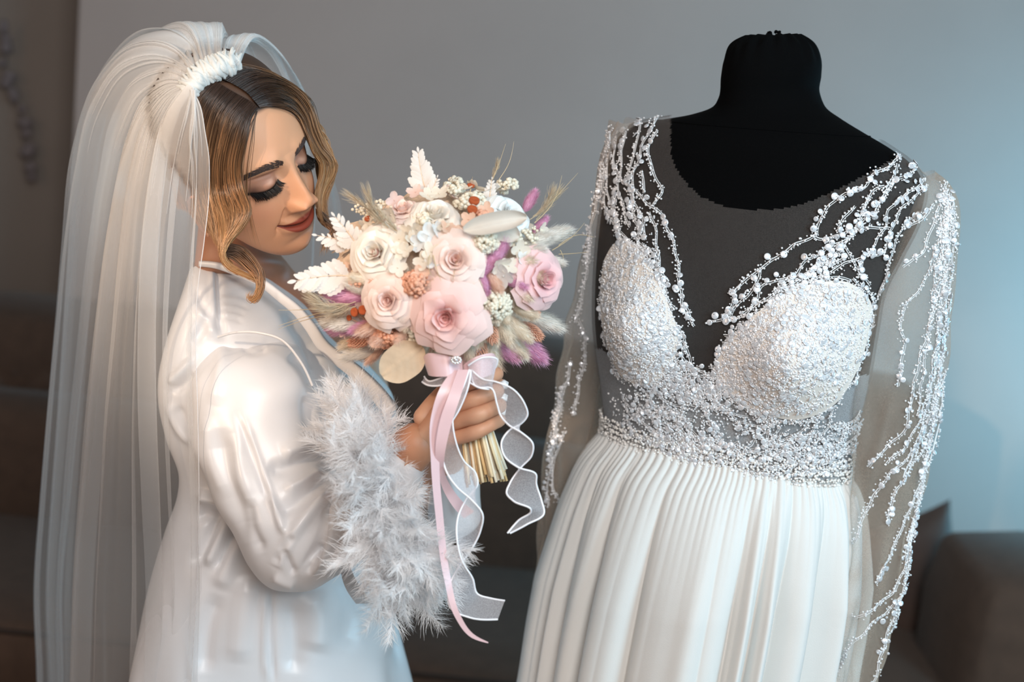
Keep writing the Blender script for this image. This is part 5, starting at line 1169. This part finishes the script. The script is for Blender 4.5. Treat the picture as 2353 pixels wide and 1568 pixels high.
for x, y, rx, ry, n, m, rad, lb in (
    (1345, 1050, 38, 42, 230, LACE, .0021, 'cream lace flower'), (1290, 640, 42, 30, 200, LACE, .0021, 'cream lace flower'), (850, 1225, 30, 24, 80, LACE, .0022, 'cream lace flower'), (900, 490, 22, 20, 34, LACE, .0030, 'cream lace flower'), (1095, 290, 26, 20, 70, LACE, .0022, 'cream lace flower'), (1215, 390, 30, 22, 60, LACE, .0024, 'cream lace flower'),
    (850, 910, 34, 34, 190, CBUD, .0021, 'coral millet cluster'), (665, 1240, 44, 22, 170, CBUD, .0021, 'coral millet cluster'), (1270, 470, 26, 18, 50, CBUD, .0022, 'coral millet cluster'), (470, 900, 22, 12, 50, CBUD, .0018, 'coral millet cluster'),
    (580, 440, 46, 26, 60, LACE, .0016, 'fine dried gypsophila'), (1420, 290, 26, 16, 34, LACE, .0024, 'fine dried gypsophila'), (1600, 610, 34, 26, 40, LACE, .0018, 'fine dried gypsophila'), (1440, 620, 30, 20, 50, LACE, .0020, 'fine dried gypsophila'), (1150, 390, 22, 14, 40, LACE, .0022, 'cream lace flower')):
    px, py = Z3(x, y); cluster(px, py, rx, ry, n, m, rad, .036 if n > 150 else .024, label=lb)
# craspedia-like orange buttons
OR = mat('orange_button', (.64, .13, .035), .85, noise=.4, nscale=300, bump=.6, bscale=900)
a = np.linspace(0, 2 * np.pi, 18, endpoint=False); pr = [(.02, .30), (.4, .36), (.75, .52), (.95, .42), (1, .1), (.85, -.3), (.4, -.5), (.05, -.55)]
BM_ = mk_mesh('button_flower', np.array([[(r_ * math.cos(t_), r_ * math.sin(t_), z) for t_ in a] for r_, z in pr]), gridf(8, 18, True), OR)
for x, y, r_ in ((1215, 385, 12.5), (1203, 440, 12), (1195, 290, 9), (475, 1075, 10.5), (526, 1062, 11), (555, 495, 8), (440, 1110, 7)):
    px, py = Z3(x, y); P_, n = dome(px, py, .030); s_ = r_ * 1.58 / F; n = n + UP * .25
    put('button_flower', BM_, Matrix.Translation(Vector(P_)) @ frame_from(n) @ Matrix.Diagonal((s_, s_, s_, 1)), bq, 'small orange button flower')
    V, Fc = tube(curve([P_, P_ - n * .02 - UP * .01], 4), .0009, 5); part('button_stalk', V, Fc, STK, bq)
# hydrangea florets
def floret_mesh():
    nu, nv = 7, 7; vs = []
    for k in range(4):
        u = np.linspace(-1, 1, nu)[None]; v = np.linspace(0, 1, nv)[:, None]; w_ = .42 * np.sin(np.pi * np.clip(v * .86 + .06, 0, 1)) ** .6
        x = .06 + v * .92; y = u * w_; z = .20 * v ** 1.6 + .10 * u ** 2 * v - .02 * np.cos(u * 6) * v; c, s_ = math.cos(k * math.pi / 2 + .15), math.sin(k * math.pi / 2 + .15)
        vs.append((np.stack([x * c - y * s_ + 0 * z, x * s_ + y * c, z], -1), gridf(nv, nu)))
    V, Fc = balls([[0, 0, .06]], .09); Fq = np.c_[Fc, Fc[:, 2:]]
    V2, F2, _ = join(vs); return np.concatenate([V2, V]), F2.tolist() + [[i + len(V2) for i in f] for f in Fc.tolist()]
HM = {nm: mk_mesh('floret', *floret_mesh(), pmat('floret_' + nm, c_, .3)) for nm, c_ in (('ivory', (.86, .79, .68)), ('white', (.84, .86, .86)), ('peach', (.88, .62, .48)), ('pink', (.88, .66, .60)))}
def floret(px, py, r_, kind, lift=.022, tilt=.4):
    P_, n = dome(px, py, lift); n = n + RNG.normal(0, tilt, 3); s_ = r_ * 1.58 / F
    put('floret', HM[kind], Matrix.Translation(Vector(P_)) @ frame_from(n, random.uniform(0, 6)) @ Matrix.Diagonal((s_, s_, s_, 1)), bq)
for x, y, r_, k in ((930, 600, 30, 'white'), (985, 570, 24, 'white'), (880, 640, 24, 'white'), (750, 620, 22, 'ivory'), (800, 580, 22, 'ivory'), (830, 620, 20, 'ivory'), (760, 700, 22, 'ivory'), (740, 800, 22, 'ivory'), (790, 690, 20, 'ivory'), (860, 560, 20, 'ivory'), (1400, 850, 30, 'white'), (1380, 780, 26, 'ivory'), (1430, 790, 22, 'ivory'), (1220, 300, 26, 'ivory'), (1160, 310, 18, 'ivory'), (1500, 690, 24, 'ivory'), (1520, 740, 18, 'white'),
                   (620, 520, 24, 'ivory'), (560, 530, 22, 'ivory'), (680, 560, 22, 'ivory'), (1010, 540, 20, 'ivory'), (1050, 560, 22, 'peach'), (1180, 500, 20, 'peach'), (1290, 440, 20, 'peach'), (950, 700, 24, 'ivory'), (900, 760, 24, 'ivory'), (880, 840, 22, 'peach'), (960, 760, 20, 'white'), (350, 1090, 24, 'ivory'), (360, 1140, 22, 'ivory'), (400, 1190, 22, 'pink'), (1640, 560, 18, 'ivory'), (1350, 620, 20, 'ivory'), (1330, 560, 22, 'ivory'), (1330, 300, 20, 'white'), (1390, 320, 20, 'ivory'), (1280, 320, 22, 'ivory'), (720, 380, 22, 'pink'), (850, 330, 22, 'pink'), (700, 470, 22, 'ivory'), (1000, 340, 24, 'ivory'), (930, 350, 22, 'ivory')):
    floret(*Z3(x, y), r_, k)
for _ in range(90):   # small ones deep between the heads
    t_ = RNG.uniform(0, 2 * np.pi); q = math.sqrt(RNG.random()) * .9; floret(BC[0] + BR[0] * q * math.cos(t_), BC[1] + BR[1] * q * math.sin(t_), RNG.uniform(14, 20), random.choice(['ivory', 'peach', 'pink', 'ivory']), RNG.uniform(-.004, .010), .6)
# bleached fern fronds, leaflet by leaflet
FERN = pmat('bleached_fern', (.84, .80, .76), .3); RACH = mat('fern_rachis', (.74, .56, .42), .7)
def leaflet_mesh():
    n = 13; t = np.linspace(0, 1, n); w_ = .26 * np.sin(np.pi * (t * .92 + .06)) ** .7; saw = np.where(np.arange(n) % 2, 1.0, .78); up_ = .04 * np.sin(t * 3)
    V = np.stack([np.stack([t + .03, w_ * saw, up_ - .03], -1), np.stack([t, 0 * t, up_], -1), np.stack([t + .03, -w_ * saw, up_ - .03], -1)]); return V, gridf(3, n)
LM = mk_mesh('leaflet', *leaflet_mesh(), FERN, False)
def fern(base, tip, n, spread, lift0, lift1, asym=1.0, bend=0.0, label=None, taper=.75, y0=.12):
    b, t_ = np.array(base), np.array(tip); mid_ = (b + t_) / 2 + np.array([-(t_ - b)[1], (t_ - b)[0]]) * bend
    C = curve([b, mid_, t_], 30); db = (dome(*b, lift0)[0] - CAM) @ FW; P_ = np.array([W(*C[i], db + (lift1) * i / 29) for i in range(30)])
    V, Fc = tube(P_, np.linspace(.0009, .0003, 30), 5); o = part('fern_frond', V, Fc, RACH, bq, label=label)
    T_ = np.gradient(P_, axis=0); T_ /= np.linalg.norm(T_, axis=1, keepdims=True); L0 = np.linalg.norm(t_ - b) * 1.6 / F
    for k in range(n):
        u = y0 + (1 - y0) * k / n; i = int(u * 29)
        for sd in (1, -1):
            s_ = L0 * spread * 1.25 * (1 - taper * .8 * u) * RNG.uniform(.92, 1.08) * (asym if sd < 0 else 1); x = T_[i]; y = np.cross(-FW, x) * sd; y /= np.linalg.norm(y); an = math.radians(46 - 12 * u + RNG.normal(0, 3))
            d = x * math.cos(an) + y * math.sin(an); z = -FW + RNG.normal(0, .18, 3); z -= d * (z @ d); z /= np.linalg.norm(z); q = np.cross(z, d); m4 = Matrix(((d[0] * s_, q[0] * s_, z[0] * s_, P_[i][0]), (d[1] * s_, q[1] * s_, z[1] * s_, P_[i][1]), (d[2] * s_, q[2] * s_, z[2] * s_, P_[i][2]), (0, 0, 0, 1)))
            l = put('leaflet', LM, m4, bq); l.parent = o
    x = T_[-1]; s_ = L0 * spread * .35; y = np.cross(-FW, x); z = np.cross(x, y); m4 = Matrix(((x[0] * s_, y[0] * s_, z[0] * s_, P_[-1][0]), (x[1] * s_, y[1] * s_, z[1] * s_, P_[-1][1]), (x[2] * s_, y[2] * s_, z[2] * s_, P_[-1][2]), (0, 0, 0, 1))); l = put('leaflet', LM, m4, bq); l.parent = o
    WL[o.name] = wloc(bq)
fern(Z3(470, 850), Z3(110, 880), 8, .42, .010, -.01, .75, .04, 'white fern frond pointing at her shoulder')
fern(Z3(470, 640), Z3(240, 598), 5, .40, .012, -.01, .5, .0, 'white fern frond below her chin')
fern(Z3(490, 660), Z3(350, 480), 6, .42, .014, -.01, .8, .02, 'white fern frond below her chin', y0=.0)
fern(Z3(925, 350), Z3(868, 82), 9, .36, .0, -.005, 1.0, -.03, 'white fern frond standing at the top')
fern(Z3(930, 350), Z3(985, 238), 5, .40, .004, -.005, .9, .05, 'white fern frond standing at the top')
fern(Z3(1310, 380), Z3(1325, 250), 5, .36, .004, 0, 1, 0, 'white fern frond at the back')
fern(Z3(560, 960), Z3(560, 860), 4, .3, .01, 0, 1, 0)
# broad dried leaves
def leaf(outline_c, tipv, wid, m, lift, out=.3, curlv=.12, label=None, name='dried_leaf'):
    P_, n = dome(*outline_c, lift); e = np.array(tipv, float); L_ = np.linalg.norm(e) * 1.57 / F; d = RT * e[0] - UP * e[1]; d /= np.linalg.norm(d); nz_ = -FW + n * .5 - d * out; nz_ -= d * (nz_ @ d); nz_ /= np.linalg.norm(nz_); y = np.cross(nz_, d)
    nu, nv = 17, 21; u = np.linspace(-1, 1, nu)[None]; v = np.linspace(0, 1, nv)[:, None]; w_ = wid * np.sin(np.pi * np.clip(v * .97 + .015, 0, 1)) ** .55 * (1 + .05 * np.sin(v * 9))
    h = curlv * (u ** 2 * .5 + .3 * np.sin(v * 3)) + .012 * np.abs(np.sin((v * 6 - np.abs(u) * 1.5) * np.pi)) + .02 * np.exp(-np.abs(u) * 14)
    V = P_ + L_ * (d * v[..., None] + y * (u * w_)[..., None] + nz_ * h[..., None]); return part(name, V, gridf(nv, nu), m, bq, label=label)
IVL = pmat('ivory_leaf', (.84, .78, .70), .35); TANL = pmat('tan_leaf', (.74, .57, .40), .3, noise=.12, nscale=60)
leaf(Z3(895, 1290), (-92, 66), .40, TANL, .030, .2, .10, 'tan round eucalyptus leaf hanging at the bottom')
leaf(Z3(1150, 570), (140, -28), .17, IVL, .034, .1, .25, 'long ivory leaf across the top')
leaf(Z3(1300, 540), (70, 26), .34, IVL, .026, .1, .2, 'long ivory leaf across the top')
leaf(Z3(1560, 1080), (20, -60), .3, IVL, .0, .1, .1)
leaf(Z3(320, 1090), (22, 44), .25, IVL, .0, .1, .1)
# grass stems and plumes
STRAW = mat('straw_blade', (.70, .56, .36), .7, trans=.2)
for pts, r_ in (([(1590, 520), (1700, 400), (1760, 225)], .0007), ([(1600, 500), (1760, 320), (1860, 210)], .0006), ([(1600, 470), (1720, 360), (1800, 300)], .0008), ([(1700, 690), (1830, 600), (1900, 520)], .0006), ([(1740, 660), (1860, 595), (1960, 610)], .0006), ([(1740, 715), (1860, 708), (1925, 700)], .0006), ([(1330, 250), (1370, 150), (1410, 30)], .0006), ([(1370, 250), (1430, 150), (1462, 15)], .0006), ([(330, 1040), (150, 1060), (0, 1062)], .0006), ([(330, 1060), (150, 1110), (0, 1160)], .0006), ([(300, 1095), (180, 1120), (0, 1180)], .0005),
               ([(960, 720), (980, 800), (1010, 880)], .0008), ([(1160, 650), (1110, 750), (1085, 870)], .0008), ([(940, 720), (930, 780), (965, 880)], .0006), ([(1580, 480), (1640, 430), (1690, 330)], .0006), ([(1170, 270), (1200, 250), (1205, 232)], .0006), ([(1750, 690), (1770, 740), (1760, 810)], .0005)):
    q = [Z3(*p) for p in pts]; d_ = (dome(*q[0], .03)[0] - CAM) @ FW; C = curve([W(*p, d_ - .004 * i) for i, p in enumerate(q)], 14); V, Fc = tube(C, np.linspace(r_, r_ * .3, 14), 4); part('grass_blade', V, Fc, STRAW, bq)
def plume(pts, w_, n, m, label=None):
    q = [Z3(*p) for p in pts]; d_ = (dome(*q[0], .02)[0] - CAM) @ FW; C = curve([W(*p, d_ - .003 * i) for i, p in enumerate(q)], 24); vs = [tube(C, .0006, 4)]
    for k in range(n):
        i = RNG.integers(3, 22); t_ = C[i + 1] - C[i]; t_ /= np.linalg.norm(t_); e = t_ * 1.6 + RNG.normal(0, .5, 3); e /= np.linalg.norm(e); vs.append(tube(curve([C[i], C[i] + e * w_ * .6, C[i] + (e + t_ * .6) * w_], 4), np.array([.0003, .00028, .0002, .00006]), 3))
    V, Fc, _ = join(vs); return part('grass_plume', V, Fc, m, bq, label=label)
PL = mat('plume', (.72, .60, .44), .8, trans=.3)
for pts, w_, n in (([(690, 560), (600, 450), (555, 340)], .012, 130), ([(640, 520), (540, 420), (440, 352)], .010, 110), ([(480, 1010), (330, 1040), (215, 990)], .014, 160), ([(480, 1040), (360, 1060), (270, 1050)], .012, 130), ([(1600, 480), (1680, 400), (1740, 330)], .010, 110), ([(1560, 500), (1640, 440), (1700, 330)], .010, 110), ([(1320, 260), (1350, 190), (1362, 140)], .006, 50), ([(760, 600), (690, 520), (620, 430)], .008, 70)): plume(pts, w_, n, PL, 'soft beige grass plume')

# stems, gathered under the hand
stc = [mat('straw_' + n_, c_, .55, noise=.2, nscale=40) for n_, c_ in (('gold', (.74, .50, .24)), ('pale', (.82, .66, .42)), ('tan', (.66, .38, .18)), ('cream', (.84, .76, .60)), ('green', (.42, .36, .17)))]
for k in range(92):
    a_ = RNG.uniform(0, 2 * np.pi); q = math.sqrt(RNG.random()); x, z = q * math.cos(a_), q * math.sin(a_)
    top = W(1066 + 26 * x, 800, 1.605 + .018 * z); midp = W(1088 + 34 * x, 950, 1.596 + .017 * z); bot = W(1118 + 50 * x, 1092 + RNG.uniform(-10, 22) - 8 * x, 1.59 + .026 * z)
    V, Fc = tube(curve([top, midp, bot], 9), RNG.uniform(.0012, .0021), 6)
    n_ = len(V); V = np.concatenate([V, [bot]]); Fl = Fc.tolist() + [[n_ - 6 + i, n_ - 6 + (i + 1) % 6, n_] for i in range(6)]
    part('stem', V, Fl, random.choice(stc[:4] if RNG.random() < .9 else stc), bq)
# binding, bow and ribbons
V, Fc = rtube(curve([W(1062, 806, 1.60), W(1074, 860, 1.598), W(1082, 896, 1.596)], 12), np.linspace(.030, .023, 12), 24)
PINKS = mat('pink_satin', (.80, .56, .58), .34, spec=.6, sheen=.3, trans=.12); ORG = sheer('organza', (.88, .86, .90), .34, .5, weave=1500); WIRE = mat('ribbon_edge', (.88, .88, .92), .4)
part('binding', V, Fc, PINKS, bq, label='pink satin wrap round the stems')
def ribbon(name, A_, B_, m, n=70, edge=False, label=None, nw=7, sag=.0):
    """strip between two edges given as (x, y, distance)"""
    a1 = curve([W(*p) for p in A_], n); b1 = curve([W(*p) for p in B_], n); s_ = np.linspace(0, 1, nw)[:, None, None]; V = a1[None] * (1 - s_) + b1[None] * s_
    V = V - FW * (sag * np.sin(np.pi * s_)); o = part(name, V, gridf(nw, n), m, bq, label=label)
    if edge:
        vs = [tube(a1, .0011, 6), tube(b1, .0011, 6)]; V, Fc, _ = join(vs); e = part('ribbon_edge', V, Fc, WIRE, None); e.parent = o; e.location = tuple(-wloc(bq))
    return o
D_ = 1.535
ribbon('bow_loop', [(1062, 830, D_ + .01), (1020, 816, D_ - .004), (985, 812, D_), (972, 826, D_ + .016), (980, 838, D_ + .03)], [(1064, 872, D_ + .01), (1030, 866, D_ - .004), (1000, 866, D_), (984, 862, D_ + .016), (990, 858, D_ + .03)], PINKS, label='pink satin bow loop')
ribbon('bow_loop', [(1064, 840, D_ + .012), (1090, 822, D_), (1130, 812, D_ + .01), (1140, 826, D_ + .03)], [(1070, 880, D_ + .012), (1100, 872, D_), (1128, 862, D_ + .01), (1136, 860, D_ + .03)], PINKS, label='pink satin bow loop')
ribbon('satin_ribbon', [(1040, 852, D_), (1012, 890, D_ - .012), (990, 960, D_ - .014), (990, 1060, D_ - .012), (1000, 1180, D_ - .012), (1020, 1330, D_ - .01), (1046, 1420, D_ - .01), (1080, 1464, D_ - .01), (1122, 1479, D_ - .01)],
       [(1062, 852, D_), (1044, 900, D_ - .012), (1020, 970, D_ - .006), (1010, 1060, D_ - .004), (1018, 1180, D_ - .004), (1036, 1330, D_ - .006), (1056, 1410, D_ - .01), (1086, 1456, D_ - .01), (1122, 1476, D_ - .01)], PINKS, label='long pink satin ribbon tail')
ribbon('satin_ribbon', [(1052, 850, D_ - .002), (1034, 900, D_ - .016), (1010, 970, D_ - .018), (1000, 1040, D_ - .012), (1008, 1090, D_ + .01), (1020, 1130, D_ + .03), (1045, 1170, D_ + .04), (1066, 1192, D_ + .045)],
       [(1076, 850, D_ - .002), (1062, 900, D_ - .016), (1036, 980, D_ - .018), (1022, 1046, D_ - .012), (1022, 1085, D_ + .01), (1036, 1118, D_ + .03), (1062, 1152, D_ + .04), (1090, 1176, D_ + .045)], PINKS, label='shorter pink satin ribbon tail')
ribbon('organza_ribbon', [(1078, 850, D_), (1064, 890, D_ - .01), (1044, 930, D_ - .012), (1040, 960, D_ - .012), (1046, 1010, D_ - .008), (1066, 1060, D_ + .0), (1094, 1090, D_ + .01), (1098, 1110, D_ + .012), (1070, 1150, D_ + .01), (1052, 1190, D_), (1050, 1240, D_ - .006), (1062, 1290, D_ - .004), (1086, 1330, D_ + .004), (1098, 1366, D_ + .012), (1130, 1376, D_ + .01), (1160, 1381, D_ + .006)],
       [(1082, 850, D_), (1078, 880, D_ - .006), (1056, 940, D_ + .0), (1030, 985, D_ + .006), (1016, 1040, D_ + .006), (1024, 1080, D_), (1050, 1120, D_ - .008), (1084, 1150, D_ - .010), (1108, 1180, D_ - .008), (1104, 1220, D_), (1084, 1262, D_ + .006), (1050, 1310, D_ + .006), (1030, 1360, D_), (1034, 1396, D_ - .006), (1080, 1420, D_ - .008), (1144, 1424, D_ - .006)], ORG, 150, True, 'curling sheer organza ribbon')
ribbon('organza_ribbon', [(1084, 850, D_), (1110, 872, D_ - .01), (1140, 878, D_ - .014), (1180, 896, D_ - .012), (1206, 930, D_ - .006), (1212, 954, D_), (1196, 975, D_ + .006), (1172, 988, D_ + .006), (1152, 1018, D_), (1160, 1050, D_ - .006), (1190, 1074, D_ - .006), (1232, 1092, D_), (1232, 1110, D_ + .004), (1244, 1150, D_ + .006), (1250, 1180, D_ + .004), (1210, 1206, D_), (1172, 1226, D_)],
       [(1082, 856, D_ + .002), (1096, 890, D_ - .004), (1128, 892, D_ - .006), (1142, 930, D_), (1150, 955, D_ + .004), (1170, 978, D_ - .004), (1200, 996, D_ - .008), (1224, 1020, D_ - .006), (1222, 1046, D_), (1196, 1076, D_ + .008), (1172, 1110, D_ + .006), (1164, 1134, D_), (1180, 1152, D_ - .006), (1220, 1172, D_ - .006), (1220, 1176, D_ - .004), (1192, 1196, D_ + .002), (1166, 1226, D_)], ORG, 150, True, 'curling sheer organza ribbon')
ribbon('organza_ribbon', [(1076, 840, D_), (1110, 822, D_ - .004), (1142, 826, D_ + .004), (1138, 846, D_ + .012)], [(1080, 880, D_), (1104, 892, D_ - .006), (1128, 894, D_ - .002), (1124, 880, D_ + .012)], ORG, 50, True, 'sheer organza bow loop')
ribbon('organza_ribbon', [(1050, 850, D_ + .01), (1010, 870, D_ + .01), (985, 876, D_ + .02), (975, 866, D_ + .03)], [(1056, 862, D_ + .01), (1020, 884, D_ + .01), (985, 886, D_ + .02), (970, 878, D_ + .03)], ORG, 40, True, 'sheer organza bow loop')
gp_ = [W(1048 + 10 * math.cos(t_), 828 + 7 * math.sin(t_), D_ - .012) for t_ in np.linspace(0, 6.28, 11)[:-1]] + [W(1048, 828, D_ - .014), W(1044, 824, D_ - .013)]
V, Fc = balls(gp_, .0022); part('rhinestone_brooch', V, Fc, MT['gem'], bq, False, label='small rhinestone brooch on the bow')
